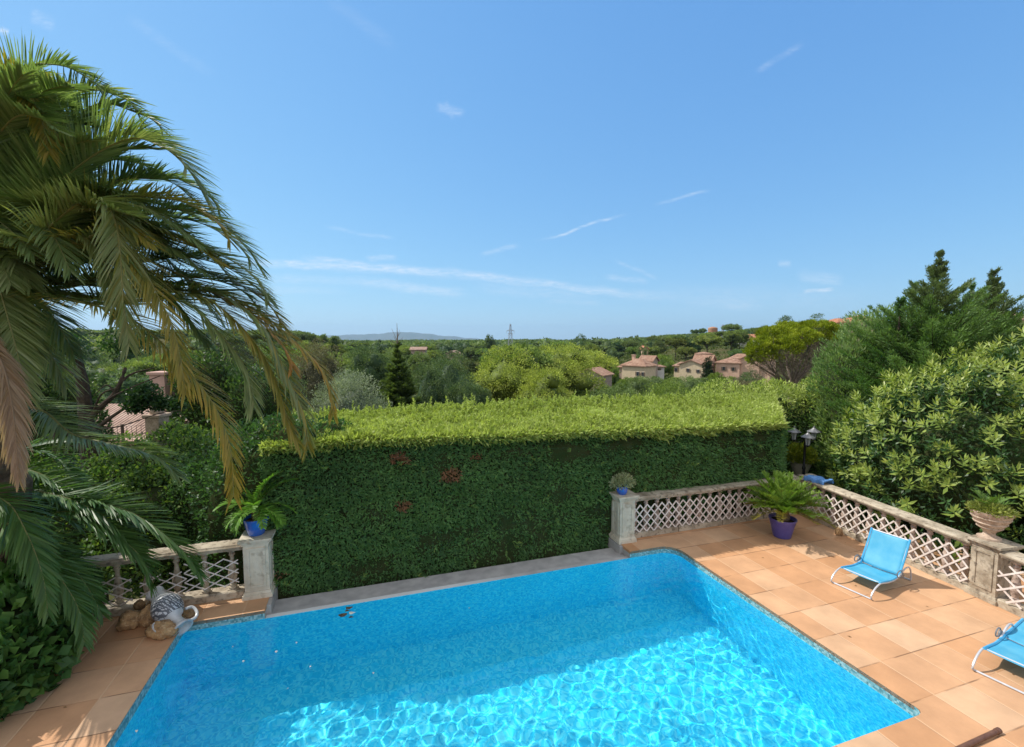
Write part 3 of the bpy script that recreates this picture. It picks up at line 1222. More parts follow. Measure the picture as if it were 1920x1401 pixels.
def rachis_np(c, r0, r1, col, seg=5):
    mb = MB()
    m = len(c)
    idx = list(range(0, m, 4)) + ([m - 1] if (m - 1) % 4 else [])
    pts = [Vector(c[i]) for i in idx]
    rr = [r0 + (r1 - r0) * (k / (len(idx) - 1)) ** .6 for k in range(len(idx))]
    mb.tube(pts, rr, seg, cap=False)
    v = np.array(mb.v)
    f = np.array(mb.f)
    return v, f, np.tile(np.asarray(col, float), (len(f), 1))


def make_frond(parent, origin, pts, name='frond', label=None, mat='leaf_palm', r0=.022, rcol=(.30, .29, .11), **kw):
    v, f, c, cl = frond_np(pts, **kw)
    rv, rf, rc = rachis_np(cl, r0, .003, rcol)
    V_, F_, C_ = join_np([(v, f, c), (rv, rf, rc)])
    o = np_mesh(name, V_ - np.asarray(origin), F_, C_, mat, parent)
    if label:
        o['label'] = label
    return o


def arc_pts(o, az, el, length, bend, n=6, lift=0.0):
    """an arching stalk: starts at o with elevation el, bends down by 'bend' radians"""
    p = np.array(o, float)
    out = [p.copy()]
    for i in range(n):
        e = el - bend * ((i + .5) / n) ** 1.25
        st = length / n
        p = p + st * np.array([math.cos(az) * math.cos(e), math.sin(az) * math.cos(e), math.sin(e)])
        out.append(p.copy())
    return out


# ================================================================== pots and their plants
def pot(root, prof, mat, soil_r, soil_z):
    mb = MB()
    mb.lathe(prof, 28)
    mb.build('pot', mat, root, smooth=True)
    mb = MB()
    mb.lathe([(soil_r, soil_z - .02), (soil_r * .98, soil_z), (.01, soil_z + .015)], 20)
    mb.build('soil', 'soil', root)


# big cycad in the purple-blue pot
cy = G(1466, 1006)
r_ = empty('potted_cycad', cy, 'large cycad with stiff green fronds in a purple-blue glazed pot', 'potted plant')
pot(r_, [(.15, 0), (.165, .01), (.19, .12), (.225, .27), (.25, .36), (.262, .375), (.262, .40), (.245, .40), (.235, .36), (.20, .33)], 'purple_glaze', .228, .34)
mb = MB()
mb.lathe([(.09, .30), (.12, .38), (.125, .46), (.10, .54), (.04, .58)], 14, wob=.12)
mb.build('trunk', 'palm_bark', r_, smooth=True)
for i in range(62):
    tier = i / 61
    az = i * 2.39996 + random.uniform(-.2, .2)
    el = math.radians(84 - 72 * tier ** 1.1 + random.uniform(-6, 6))
    ln = .80 + random.uniform(-.08, .1) - .10 * (tier < .15)
    pts = arc_pts((cy.x, cy.y, .52), az, el, ln, math.radians(12 + 30 * tier + random.uniform(-6, 8)))
    yel = .3 + .4 * random.random()
    make_frond(r_, cy, pts, 'frond', n=58, ll=.17, lw=.018, vee=.55, droop=.04, bare=.14, a0=62, a1=38, mat='leaf_near', r0=.006,
               rcol=(.16, .20, .05), cols=((.10 + .04 * yel, .22, .03), (.18 + .06 * yel, .32, .05)) if tier < .86 else ((.20, .20, .04), (.30, .26, .06)))

# little palm-like plant in the blue pot on the left pilaster
bp = W(-7.50, .60, .972)
r_ = empty('potted_palm', bp, 'bright green arching cycad in a cobalt blue pot on the left pilaster', 'potted plant')
pot(r_, [(.11, 0), (.12, .01), (.155, .12), (.175, .22), (.185, .25), (.185, .272), (.17, .272), (.16, .24), (.14, .22)], 'blue_glaze', .155, .235)
mb = MB()
mb.lathe([(.05, .22), (.06, .30), (.055, .40), (.03, .46)], 10, wob=.1)
mb.build('trunk', 'palm_bark', r_, smooth=True)
FR = [(-.25, .50, 80, .80), (.15, .42, 60, .78), (.5, .62, 66, .80), (.02, .8, 86, .66), (2.6, .5, 25, .55), (3.1, .45, 38, .62), (3.6, .4, 8, .5), (-.1, .55, 24, .66), (-.6, .5, 15, .62), (4.3, .5, 20, .55), (5.1, .5, 18, .58), (2.0, .6, 55, .6), (1.2, .6, 45, .6), (3.9, .5, -8, .48), (5.7, .5, 5, .55), (4.8, .5, 48, .5)]
for az, b_, el, ln in FR:
    pts = arc_pts((bp.x, bp.y, bp.z + .42), az + TH, math.radians(el), ln * 1.0, math.radians(62 if el > 50 else 80))
    make_frond(r_, bp, pts, 'frond', n=44, ll=.15, lw=.016, vee=.45, droop=.10, bare=.12, a0=64, a1=40, mat='leaf_near', r0=.006, rcol=(.2, .25, .06),
               cols=((.12, .27, .035), (.22, .40, .06)))


def tuft(root, o, n, r, h, leaf, lw, cols, name='foliage', mat='leaf_near', flat=.6):
    """a loose leafy cushion of stems"""
    d = rnd_dirs(n)
    d[:, 2] = np.abs(d[:, 2])
    rad = R.rand(n, 1) ** .4
    C = np.asarray(o) + d * rad * np.array([r, r, h])
    D = unit(d + .8 * rnd_dirs(n) + np.array([0, 0, .4]))
    v, f = leaves(C, D, leaf * (.6 + .8 * R.rand(n)), lw * (.7 + .6 * R.rand(n)))
    return np_mesh(name, v, f, mixcol(cols, R.rand(n)), mat, root)


sp_ = W(-.87, .48, .972)
r_ = empty('potted_succulent', sp_, 'small tilted cobalt blue pot with a pale variegated bushy plant on the right pilaster', 'potted plant')
r_.rotation_euler = (0, math.radians(-10), 0)
pot(r_, [(.075, 0), (.085, .01), (.11, .07), (.115, .12), (.11, .16), (.10, .17), (.10, .15)], 'blue_glaze', .095, .15)
tuft(r_, (.03, .0, .16), 900, .27, .24, .05, .022, ((.26, .30, .14), (.52, .52, .34), (.18, .22, .10)))

uc = pl_c + Vector((.06, .10, .932))
r_ = empty('stone_urn', uc, 'basket-shaped weathered stone urn planted with yellow-green foliage on the right pedestal', 'urn')
mb = MB()
mb.lathe([(q * .80, w) for q, w in [(.18, 0), (.18, .03), (.11, .05), (.085, .09), (.11, .13), (.17, .17), (.20, .19), (.19, .205), (.23, .24), (.255, .265), (.24, .28), (.275, .32), (.30, .35), (.285, .365), (.31, .40), (.325, .43), (.33, .455), (.30, .455), (.28, .42)]], 30, wob=.02)
mb.build('bowl', 'stone_urn', r_, smooth=True)
tuft(r_, (0, 0, .43), 1500, .28, .14, .055, .022, ((.20, .25, .05), (.36, .38, .10), (.13, .18, .04)))
for i in range(9):
    az = i * .7
    pts = arc_pts((uc.x + .02, uc.y + .05, uc.z + .45), az, math.radians(60 + random.uniform(-25, 20)), .34, .6)
    make_frond(r_, uc, pts, 'stem', n=22, ll=.10, lw=.014, vee=.3, droop=.05, a0=60, a1=30, mat='leaf_near', r0=.005, cols=((.09, .17, .03), (.15, .25, .05)))

# ================================================================== sun loungers


def lounger(origin, fwd, label, back_len, back_el):
    """origin: middle of the front floor tube; fwd: unit vector from the front to the back"""
    fwd = Vector(fwd).normalized()
    ang = math.atan2(fwd.y, fwd.x)
    root = empty('sun_lounger', origin, label, 'sun lounger', 'blue sun loungers on the terrace', rz=ang)
    w = .29
    # hinge at x=.92
    hx_, hz_ = .90, .17
    mb = MB()
    side = [(0.03, .014), (0.0, .035), (.03, .10), (.12, .17), (.24, .205), (.33, .20), (.5, .17), (.72, .155), (.88, .19), (1.0, .255), (1.12, .275), (1.22, .24), (1.27, .13), (1.28, .02)]
    for s in (-1, 1):
        cv, _ = catmull([(x, s * w, z) for x, z in side], 40)
        mb.tube(cv, .0125, 8)
        # feet across
    mb.tube([(.03, -w, .014), (.03, w, .014)], .0125, 8)
    mb.tube([(1.28, -w, .016), (1.28, w, .016)], .0125, 8)
    mb.tube([(.30, -w, .205), (.30, w, .205)], .010, 8)
    mb.build('frame', 'white_metal', root, smooth=True)
    be = math.radians(back_el)
    dx, dz = math.cos(be), math.sin(be)
    mb = MB()
    for s in (-1, 1):
        mb.tube([(hx_, s * (w - .02), hz_), (hx_ + dx * back_len, s * (w - .02), hz_ + dz * back_len)], .011, 8)
    mb.tube([(hx_ + dx * back_len, -(w - .02), hz_ + dz * back_len), (hx_ + dx * back_len, (w - .02), hz_ + dz * back_len)], .011, 8)
    mb.build('back_frame', 'white_metal', root, smooth=True)

    def sling(pts, name, lab=None):
        n = 14
        c, _ = catmull(pts, n)
        mbb = MB()
        q = 9
        for i in range(n):
            for j in range(q):
                yy = -1 + 2 * j / (q - 1)
                mbb.v.append((c[i][0], yy * (w - .008), c[i][2] - .018 * (1 - yy * yy)))
        for i in range(n - 1):
            for j in range(q - 1):
                mbb.f.append((i * q + j, i * q + j + 1, (i + 1) * q + j + 1, (i + 1) * q + j))
                mbb.m.append(0)
        o = mbb.build(name, 'sling_blue', root, smooth=True)
        o.modifiers.clear()
        md = o.modifiers.new('cloth', 'SOLIDIFY')
        md.thickness = .004
        # hems
        mbh = MB()
        for s in (-1, 1):
            mbh.tube([(p[0], s * (w - .012), p[2] + .004) for p in c], .017, 6)
        mbh.build('hem', 'sling_hem', o, smooth=True)
        return o
    sling([(.27, 0, .213), (.42, 0, .195), (.65, 0, .165), (hx_, 0, hz_ + .004)], 'seat')
    sling([(hx_ - .01 * dx, 0, hz_ + .016), (hx_ + dx * back_len * .5 + .012 * dz, 0, hz_ + dz * back_len * .5 + .012), (hx_ + dx * (back_len + .005), 0, hz_ + dz * back_len + .016)], 'backrest')
    for s in (-1, 1):
        mb = MB()
        y = s * (w + .022)
        mb.lathe([(.042, -.014), (.05, -.008), (.05, .008), (.042, .014)], 16, M=Matrix.Translation((hx_, y, hz_ + .03)) @ Matrix.Rotation(math.pi / 2, 4, 'X'))
        cv = [(hx_ - .08 + .08 * math.cos(a), y, hz_ + .075 + .055 * math.sin(a)) for a in np.linspace(0, 2 * math.pi, 15)]
        mb.tube(cv, .009, 6)
        mb.build('hinge', 'grey_plastic', root, smooth=True)
    return root


def sling_mat(name, base, alpha_dots):
    m = bpy.data.materials.new(name)
    nt, N, L = nodes(m)
    out = N.new('ShaderNodeOutputMaterial')
    b = N.new('ShaderNodeBsdfPrincipled')
    b.inputs['Roughness'].default_value = .55
    tcn = N.new('ShaderNodeTexCoord')
    nz = N.new('ShaderNodeTexNoise')
    nz.inputs['Scale'].default_value = 5
    nz.inputs['Detail'].default_value = 5
    L.new(tcn.outputs['Object'], nz.inputs['Vector'])
    wv = N.new('ShaderNodeTexNoise')
    wv.inputs['Scale'].default_value = 260
    L.new(tcn.outputs['Object'], wv.inputs['Vector'])
    mr = N.new('ShaderNodeMapRange')
    mr.inputs[1].default_value = .35
    mr.inputs[2].default_value = .7
    L.new(nz.outputs[0], mr.inputs[0])
    mx = N.new('ShaderNodeMix')
    mx.data_type = 'RGBA'
    mx.inputs[6].default_value = (*base, 1)
    mx.inputs[7].default_value = (base[0] * 1.7 + .03, base[1] * 1.15 + .02, min(base[2] * 1.05, .95), 1)
    L.new(mr.outputs[0], mx.inputs[0])
    L.new(mx.outputs[2], b.inputs['Base Color'])
    bpn = N.new('ShaderNodeBump')
    bpn.inputs['Strength'].default_value = .25
    bpn.inputs['Distance'].default_value = .003
    L.new(wv.outputs[0], bpn.inputs['Height'])
    L.new(bpn.outputs[0], b.inputs['Normal'])
    t = N.new('ShaderNodeBsdfTranslucent')
    L.new(mx.outputs[2], t.inputs[0])
    ms = N.new('ShaderNodeMixShader')
    ms.inputs[0].default_value = alpha_dots
    L.new(b.outputs[0], ms.inputs[1])
    L.new(t.outputs[0], ms.inputs[2])
    L.new(ms.outputs[0], out.inputs[0])
    MATS[name] = m


sling_mat('sling_blue', (.07, .46, .72), .3)
sling_mat('sling_hem', (.045, .36, .66), .05)
fw = Vector((.89, .46, 0)).normalized()
o1 = (G(1563, 1096) + G(1627, 1124)) / 2
lounger(o1, fw, 'blue sling sun lounger with raised back between the cycad and the urn', .62, 62)
lat = Vector((fw.y, -fw.x, 0))
o2_ = G(1829, 1262) + lat * .26
lounger(o2_, fw, 'blue sling sun lounger folded down flatter, cut by the right picture edge', .66, 3)

# dark brown bar lying by the pool corner
mb = MB()
pa, pb = G(1872, 1374), G(1790, 1412)
dd = (pb - pa).normalized()
mb.tube([pa + Vector((0, 0, .024)), pa + dd * 1.6 + Vector((0, 0, .024))], .024, 14)
mb.tube([pa - dd * .012 + Vector((0, 0, .024)), pa + dd * .04 + Vector((0, 0, .024))], .0275, 14)
tag(mb.build('brown_bar', 'brown_metal', smooth=True), 'dark brown round bar lying on the paving at the bottom right', 'bar')

new_mat('fallen_leaf', (.16, .09, .04), .8, .1, var=(.32, .20, .09), vscale=30)
rl_ = np.random.RandomState(5)
for i in range(26):
    a_, b_ = (rl_.uniform(.5, 3.4), rl_.uniform(-6.2, .3)) if i % 3 else (rl_.uniform(-11, -8.6), rl_.uniform(-3.5, .4))
    c = W(a_, b_, .004)
    mb = MB()
    s_ = rl_.uniform(.012, .026)
    an = rl_.rand() * 6.28
    e1 = Vector((math.cos(an), math.sin(an), 0))
    e2 = Vector((-math.sin(an), math.cos(an), 0))
    mb.add([c - e1 * s_, c + e2 * s_ * .45 + Vector((0, 0, .006)), c + e1 * s_ * 1.1 + Vector((0, 0, .003)), c - e2 * s_ * .4 + Vector((0, 0, .007))], [(0, 1, 2, 3)])
    tag(mb.build('fallen_leaf', 'fallen_leaf'), 'small dry brown leaf lying loose on the terrace paving', 'leaf', 'dry leaves scattered on the terrace')

# ================================================================== amphora and rocks
ma = bpy.data.materials.new('painted_ceramic')
nt6, N6, L6 = nodes(ma)
o6 = N6.new('ShaderNodeOutputMaterial')
b6 = N6.new('ShaderNodeBsdfPrincipled')
b6.inputs['Roughness'].default_value = .35
tc6 = N6.new('ShaderNodeTexCoord')
vo = N6.new('ShaderNodeTexVoronoi')
vo.feature = 'DISTANCE_TO_EDGE'
vo.inputs['Scale'].default_value = 17
L6.new(tc6.outputs['Object'], vo.inputs['Vector'])
wv6 = N6.new('ShaderNodeTexWave')
wv6.wave_type = 'RINGS'
wv6.inputs['Scale'].default_value = 9
wv6.inputs['Distortion'].default_value = 5
wv6.inputs['Detail'].default_value = 1
L6.new(tc6.outputs['Object'], wv6.inputs['Vector'])
g1 = N6.new('ShaderNodeMath')
g1.operation = 'GREATER_THAN'
g1.inputs[1].default_value = .075
L6.new(vo.outputs['Distance'], g1.inputs[0])
g2 = N6.new('ShaderNodeMath')
g2.operation = 'GREATER_THAN'
g2.inputs[1].default_value = .42
L6.new(wv6.outputs[0], g2.inputs[0])
gm = N6.new('ShaderNodeMath')
gm.operation = 'MULTIPLY'
L6.new(g1.outputs[0], gm.inputs[0])
L6.new(g2.outputs[0], gm.inputs[1])
mx6 = N6.new('ShaderNodeMix')
mx6.data_type = 'RGBA'
mx6.inputs[6].default_value = (.09, .10, .12, 1)
mx6.inputs[7].default_value = (.50, .52, .55, 1)
L6.new(gm.outputs[0], mx6.inputs[0])
L6.new(mx6.outputs[2], b6.inputs['Base Color'])
L6.new(b6.outputs[0], o6.inputs[0])
MATS['painted_ceramic'] = ma
new_mat('white_ceramic', (.58, .59, .60), .35, .5, var=(.40, .41, .42), vscale=6)

am0 = P(292, 1114, 6.45)
am1 = P(342, 1176, 6.15)
axd = (am1 - am0).normalized()
root = empty('amphora', am0, 'white amphora with black scroll pattern lying on rocks at the pool corner', 'amphora')
zq = axd.to_track_quat('Z', 'Y').to_matrix().to_4x4()
Lt = (am1 - am0).length


def sec(name, prof, mat):
    mb = MB()
    mb.lathe([(r * .90, z * Lt) for r, z in prof], 28, M=zq)
    return mb.build(name, mat, root, smooth=True)


sec('foot', [(.10, -.06), (.125, -.04), (.125, 0), (.10, .05), (.105, .12), (.15, .22), (.178, .28)], 'white_ceramic')
sec('body', [(.176, .281), (.205, .36), (.213, .44), (.205, .53), (.18, .61), (.14, .68)], 'painted_ceramic')
sec('neck', [(.139, .681), (.09, .74), (.075, .80), (.08, .88), (.115, .96), (.145, 1.0), (.145, 1.03), (.12, 1.03), (.07, .93)], 'white_ceramic')
for s in (-1, 1):
    mb = MB()
    cv = [zq @ Vector((s * r, 0, z * Lt)) for r, z in ((.165, .64), (.24, .66), (.26, .74), (.245, .86), (.19, .94), (.085, .93))]
    c_, _ = catmull([tuple(p) for p in cv], 16)
    mb.tube(c_, .021, 8)
    mb.build('handle', 'white_ceramic', root, smooth=True)


def rock(px, py, size, label, lift=.0, seed=0):
    g0 = G(px, py)
    import bmesh
    bm = bmesh.new()
    bmesh.ops.create_icosphere(bm, subdivisions=4, radius=1)
    for v in bm.verts:
        p = v.co.copy()
        k = 1 + .30 * mnoise.noise(p * 1.3 + Vector((seed, 0, 0))) + .22 * abs(mnoise.noise(p * 2.8 + Vector((0, seed, 3)))) - .16 * abs(mnoise.noise(p * 6 + Vector((seed, 2, 3)))) + .04 * mnoise.noise(p * 14)
        v.co = Vector((p.x * k * size[0], p.y * k * size[1], max(p.z * k * size[2], -size[2] * .75)))
    me = bpy.data.meshes.new('rock')
    bm.to_mesh(me)
    bm.free()
    o = link_mesh('rock', me, 'rock', smooth=True)
    o.location = (g0.x, g0.y, size[2] * .74 + lift)
    tag(o, label, 'rock', 'rocks under the amphora')
    return o


rock(243, 1176, (.15, .12, .13), 'rounded brown rock furthest left of the pile by the pool corner', seed=1)
rock(304, 1192, (.20, .13, .12), 'low pitted brown rock at the front of the pile below the amphora', seed=2)
rock(280, 1170, (.12, .12, .15), 'upright brown rock in the middle of the pile left of the amphora', seed=3.3)
rock(262, 1150, (.07, .06, .07), 'smallest pale brown rock on the back of the pile', lift=.08, seed=4)
rock(312, 1168, (.14, .11, .13), 'dark brown rock propping the belly of the amphora', seed=5.2)
rock(350, 1154, (.13, .11, .06), 'brown rock right of the amphora beside the balustrade foot', seed=6.1)
rock(296, 1150, (.16, .10, .14), 'brown rock at the back of the pile under the foot of the amphora', seed=7.7)

# ================================================================== lamp post, planter, cover behind the corner
lp = P(1506, 900, 11.9)
gz = -.25
root = empty('lamp_post', (lp.x, lp.y, gz), 'black garden lamp post with three lantern heads behind the terrace corner', 'lamp post')
ztop = P(1506, 822, 11.9).z
mb = MB()
mb.lathe([(.10, 0), (.10, .06), (.05, .12), (.04, .2), (.032, .9), (.045, .93), (.045, .96), (.03, 1.0), (.028, ztop - gz - .05), (.05, ztop - gz - .02), (.05, ztop - gz + .02), (.015, ztop - gz + .10)], 14)
mb.build('post', 'black_iron', root, smooth=True)
for k, (pxl, pyl, dl) in enumerate(((1489, 812, 11.95), (1515, 818, 11.55), (1526, 815, 12.25))):
    c = P(pxl, pyl, dl) - Vector((lp.x, lp.y, gz))
    c.z = ztop - gz + (.06 if k == 0 else 0.0)
    arm = MB()
    j = Vector((0, 0, ztop - gz - .01))
    e_ = c - Vector((0, 0, .13))
    cv, _ = catmull([tuple(j), tuple(j * .5 + e_ * .5 - Vector((0, 0, .07))), tuple(e_ - Vector((0, 0, .02))), tuple(e_ + Vector((0, 0, .02)))], 12)
    arm.tube(cv, .012, 6)
    ar = arm.build('arm', 'black_iron', root, smooth=True)
    lan = MB()
    M_ = Matrix.Translation(c)
    lan.lathe([(.035, -.13), (.06, -.11), (.065, -.10), (.035, -.10)], 8, M=M_)
    for q in range(6):
        a = q * math.pi / 3
        lan.tube([c + Vector((.055 * math.cos(a), .055 * math.sin(a), -.10)), c + Vector((.085 * math.cos(a), .085 * math.sin(a), .10))], .005, 5)
    lt = lan.build('lantern', 'black_iron', root)
    gb = MB()
    gb.lathe([(.045, -.098), (.075, .098)], 6, M=M_)
    gb.build('glass', 'lamp_glass', lt)
    cp = MB()
    cp.lathe([(.17, .10), (.168, .112), (.10, .15), (.05, .19), (.03, .21), (.018, .22), (.022, .235), (.012, .26)], 8, M=M_)
    cp.build('cap', 'lamp_cap', lt)

pc = P(1500, 885, 12.6)
root = empty('planter', (pc.x, pc.y, -.3), 'pale stone garden planter with a yellow-green shrub behind the lamp post', 'planter')
mb = MB()
zt = P(1500, 866, 12.6).z + .3
mb.lathe([(.20, 0), (.20, .10), (.14, .14), (.12, zt * .45), (.14, zt * .62), (.20, zt * .75), (.25, zt * .9), (.27, zt), (.22, zt)], 18)
mb.build('pedestal', 'stone_pilaster', root, smooth=True)
tuft(root, (0, 0, zt + .02), 2200, .40, .50, .085, .045, ((.20, .26, .02), (.42, .44, .05), (.12, .20, .02)))
bc = P(1521, 894, 11.4)
mb = MB()
mb.lathe([(.10, 0), (.15, .03), (.165, .10), (.13, .16), (.05, .19), (.01, .2)], 14, M=Matrix.Translation((bc.x, bc.y, bc.z - .12)), wob=.05)
mb.lathe([(.12, -1.3), (.12, 0)], 12, M=Matrix.Translation((bc.x, bc.y, bc.z - .12)))
tag(mb.build('stone_bollard', 'stone_pilaster', smooth=True), 'pale rounded stone knob on a post right of the lamp post foot', 'stone post')

# bright blue folded cover lying over the corner of the rail
mb = MB()
c0 = W(3.98, .55, RAIL_H + .003)
nn_ = 22
for i in range(nn_):
    for j in range(nn_):
        a, b = i / (nn_ - 1) * 2 - 1, j / (nn_ - 1) * 2 - 1
        x, y = a * .20, b * .24
        over = max(0, abs(x) - .14)
        z = .075 - over * 1.5 + .03 * mnoise.noise(Vector((a * 2.2, b * 2.5, 1))) + .02 * math.sin(b * 6 + a)
        mb.v.append(tuple(c0 + U * (x - math.copysign(over * .55, x)) + V * (y - .42) + Vector((0, 0, z))))
for i in range(nn_ - 1):
    for j in range(nn_ - 1):
        mb.f.append((i * nn_ + j, (i + 1) * nn_ + j, (i + 1) * nn_ + j + 1, i * nn_ + j + 1))
        mb.m.append(0)
o = mb.build('blue_cover', 'blue_cover', smooth=True)
o.modifiers.clear()
md = o.modifiers.new('thick', 'SOLIDIFY')
md.thickness = .03
md.offset = -1
tag(o, 'crumpled bright blue cover draped over the corner of the balustrade behind the cycad', 'cover')

# a brown pot-shaped stone at the foot of the right balustrade
rk = rock(1572, 1003, (.07, .07, .09), 'small brown stone at the foot of the right balustrade behind the lounger', seed=9)
rk['group'] = 'loose stones on the terrace'

# things floating by the overflow edge
new_mat('dry_leaf', (.05, .04, .03), .7, .2, var=(.16, .12, .08), vscale=30)
new_mat('pale_petal', (.75, .74, .66), .6, .2, var=(.60, .56, .42), vscale=30)


def float_leaf(px, py, size, mat, label, group, k=0):
    c = G(px, py, WATER_Z + .012)
    mb = MB()
    n = 9
    pts = []
    for i in range(n):
        a = 2 * math.pi * i / n
        r = size * (.55 + .45 * abs(math.cos(a * .5 + k))) * (1 + .2 * math.sin(3 * a + k))
        pts.append(Vector((c.x + r * math.cos(a), c.y + r * .6 * math.sin(a), c.z + .010 * math.sin(a * 2 + k))))
    mb.add([c + Vector((0, 0, .012))] + pts, [(0, 1 + i, 1 + (i + 1) % n) for i in range(n)])
    o = mb.build('floating_leaf', mat)
    tag(o, label, 'leaf', group)


for i, (a, b, s) in enumerate(((640, 1153, .085), (655, 1139, .065), (661, 1149, .06), (651, 1145, .05), (659, 1157, .045))):
    float_leaf(a, b, s, 'dry_leaf' if i != 2 else 'pale_petal', 'dark dead leaf floating in the clump by the overflow edge' if i != 2 else 'pale dead leaf floating in the dark clump by the overflow edge', 'dead leaves floating in a clump', i)
for i, (a, b, s) in enumerate(((517, 1222, .022), (556, 1205, .014), (457, 1240, .018), (582, 1250, .016), (540, 1291, .013), (436, 1213, .012), (255, 1371, .018), (700, 1262, .013), (880, 1140, .010))):
    float_leaf(a, b, s, 'pale_petal', 'tiny pale petal floating on the shaded water in the left half of the pool' if i < 8 else 'tiny pale petal floating near the middle of the overflow edge', 'petals floating on the pool', i)

# ================================================================== the tall palm
KP = .82           # nearness of the crown
PC = Vector((-6.9, 5.9, 4.84))       # heart of the crown
palm = empty('palm_tree', (PC.x, PC.y, -.3), 'huge feather palm with arching green and yellowing fronds filling the left side', 'palm tree')
po_ = (PC.x, PC.y, -.3)
mb = MB()
pts, rr = [], []
for i in range(34):
    z = i * .16
    pts.append((.03 * math.sin(i), .03 * math.cos(i * 1.3), z))
    rr.append(.36 + .035 * (i % 2) + .16 * max(0, (i - 26) / 8))
mb.tube(pts, rr, 22)
mb.build('trunk', 'palm_bark', palm)

GREEN = ((.11, .175, .06), (.17, .245, .09), (.24, .31, .14))
OLIVE = ((.14, .19, .065), (.21, .26, .10), (.29, .32, .15))
YEL = ((.17, .17, .03), (.28, .24, .04), (.38, .28, .06))
ORG = ((.42, .20, .03), (.50, .27, .05), (.38, .22, .10))
TAN = ((.33, .22, .14), (.42, .30, .20), (.24, .15, .09))


def hero(pxpts, d0, d1, cols, label=None, root_pt=None, **kw):
    n = len(pxpts)
    pts = [tuple(P(x, y, KP * (d0 + (d1 - d0) * (i / (n - 1))))) for i, (x, y) in enumerate(pxpts)]
    if root_pt is not None:
        pts = [tuple(root_pt)] + pts
    args = dict(n=125, ll=.58, lw=.021, vee=.30, droop=.10, bare=.06, cols=cols, r0=.03)
    args.update(kw)
    args['n'] = int(args['n'] * 1.5)
    args['ll'] *= .3 + .7 * KP
    args['lw'] *= .3 + .7 * KP
    args['droop'] = args['droop'] * .33
    args['a0'], args['a1'] = args.get('a0', 62), args.get('a1', 20)
    return make_frond(palm, po_, pts, 'frond', label, **args)


C0 = tuple(PC)
hero([(-60, 330), (-10, 200), (46, 128), (107, 122), (150, 138), (189, 171), (197, 208)], 7.6, 7.4, GREEN, root_pt=C0, vee=.5, ll=.62)
hero([(20, 260), (110, 190), (165, 168), (215, 178), (245, 194), (268, 230)], 7.8, 7.7, GREEN, root_pt=C0, tipcol=OLIVE, vee=.45)
hero([(-70, 240), (-20, 160), (32, 138), (60, 181), (82, 240), (92, 290)], 6.6, 6.2, OLIVE, root_pt=C0, tipcol=YEL, tipstart=.2, vee=.2)
hero([(10, 435), (64, 374), (143, 288), (200, 256), (257, 255), (314, 281), (357, 324), (393, 385)], 7.0, 7.2, GREEN, root_pt=C0, vee=.42, ll=.72, n=145)
hero([(40, 480), (130, 400), (214, 342), (268, 335), (321, 342), (366, 378)], 7.6, 7.6, GREEN, root_pt=C0, vee=.5, ll=.6)
hero([(50, 460), (118, 403), (157, 378), (193, 378), (214, 410), (225, 470), (231, 560), (243, 650)], 6.3, 5.9, OLIVE, root_pt=C0, tipcol=OLIVE + YEL[:1], tipstart=.2, vee=.12, ll=.60, n=140, droop=.3)
hero([(60, 520), (170, 440), (271, 403), (321, 392), (378, 403), (428, 431), (464, 467), (492, 508)], 7.4, 7.3, GREEN, root_pt=C0, vee=.4, ll=.62, n=140)
hero([(100, 520), (230, 440), (318, 431), (357, 450), (400, 486), (430, 520)], 7.9, 7.9, GREEN, root_pt=C0, vee=.5)
hero([(120, 540), (230, 500), (314, 484), (371, 485), (428, 503), (475, 535), (512, 570)], 7.6, 7.5, GREEN, root_pt=C0, vee=.48, ll=.58, n=135)
hero([(60, 490), (114, 446), (153, 442), (186, 474), (208, 530), (215, 600)], 6.5, 6.2, OLIVE, root_pt=C0, vee=.12, ll=.5, droop=.35)
hero([(150, 450), (210, 440), (250, 478), (278, 520), (298, 560), (320, 602), (338, 670), (348, 740)], 6.4, 6.1, OLIVE, label='frond with yellow leaflets hanging in the middle of the crown', root_pt=C0, tipcol=YEL, tipstart=.3, vee=.10, ll=.52, n=130, droop=.35, edgecol=(.36, .28, .05))
hero([(120, 560), (230, 590), (300, 640), (337, 684), (378, 726), (412, 781), (433, 849), (438, 932)], 6.5, 6.2, OLIVE, label='long frond turned orange along its lower edge', root_pt=C0, tipcol=YEL, tipstart=.45, vee=.10, ll=.58, n=135, droop=.3, edgecol=(.46, .30, .05))
hero([(200, 560), (300, 540), (344, 545), (406, 550), (457, 578), (498, 619), (526, 677), (550, 732), (571, 781), (577, 838)], 7.1, 6.8, GREEN, root_pt=C0, tipcol=OLIVE + YEL, tipstart=.4, vee=.22, ll=.66, n=185)
hero([(180, 570), (290, 560), (361, 574), (412, 626), (457, 684), (471, 732), (476, 765)], 6.8, 6.5, GREEN + OLIVE[:1], root_pt=C0, tipcol=OLIVE, vee=.18, ll=.66, n=170, tipstart=.3)
hero([(300, 530), (400, 545), (460, 570), (512, 605), (567, 653), (605, 695), (622, 740), (625, 780)], 7.4, 7.2, OLIVE, label='frond with a golden orange drooping tip reaching furthest right', root_pt=C0, tipcol=YEL + ORG[:1], tipstart=.5, vee=.15, ll=.48, n=150, droop=.35, edgecol=(.46, .28, .05))
hero([(260, 540), (380, 560), (440, 600), (490, 660), (520, 720), (540, 790), (560, 835)], 6.9, 6.7, OLIVE, root_pt=C0, tipcol=YEL, tipstart=.35, vee=.15, ll=.60, n=165, droop=.3)
hero([(240, 520), (350, 520), (420, 530), (465, 555), (495, 600), (512, 650)], 7.7, 7.6, GREEN, root_pt=C0, vee=.4, ll=.5)
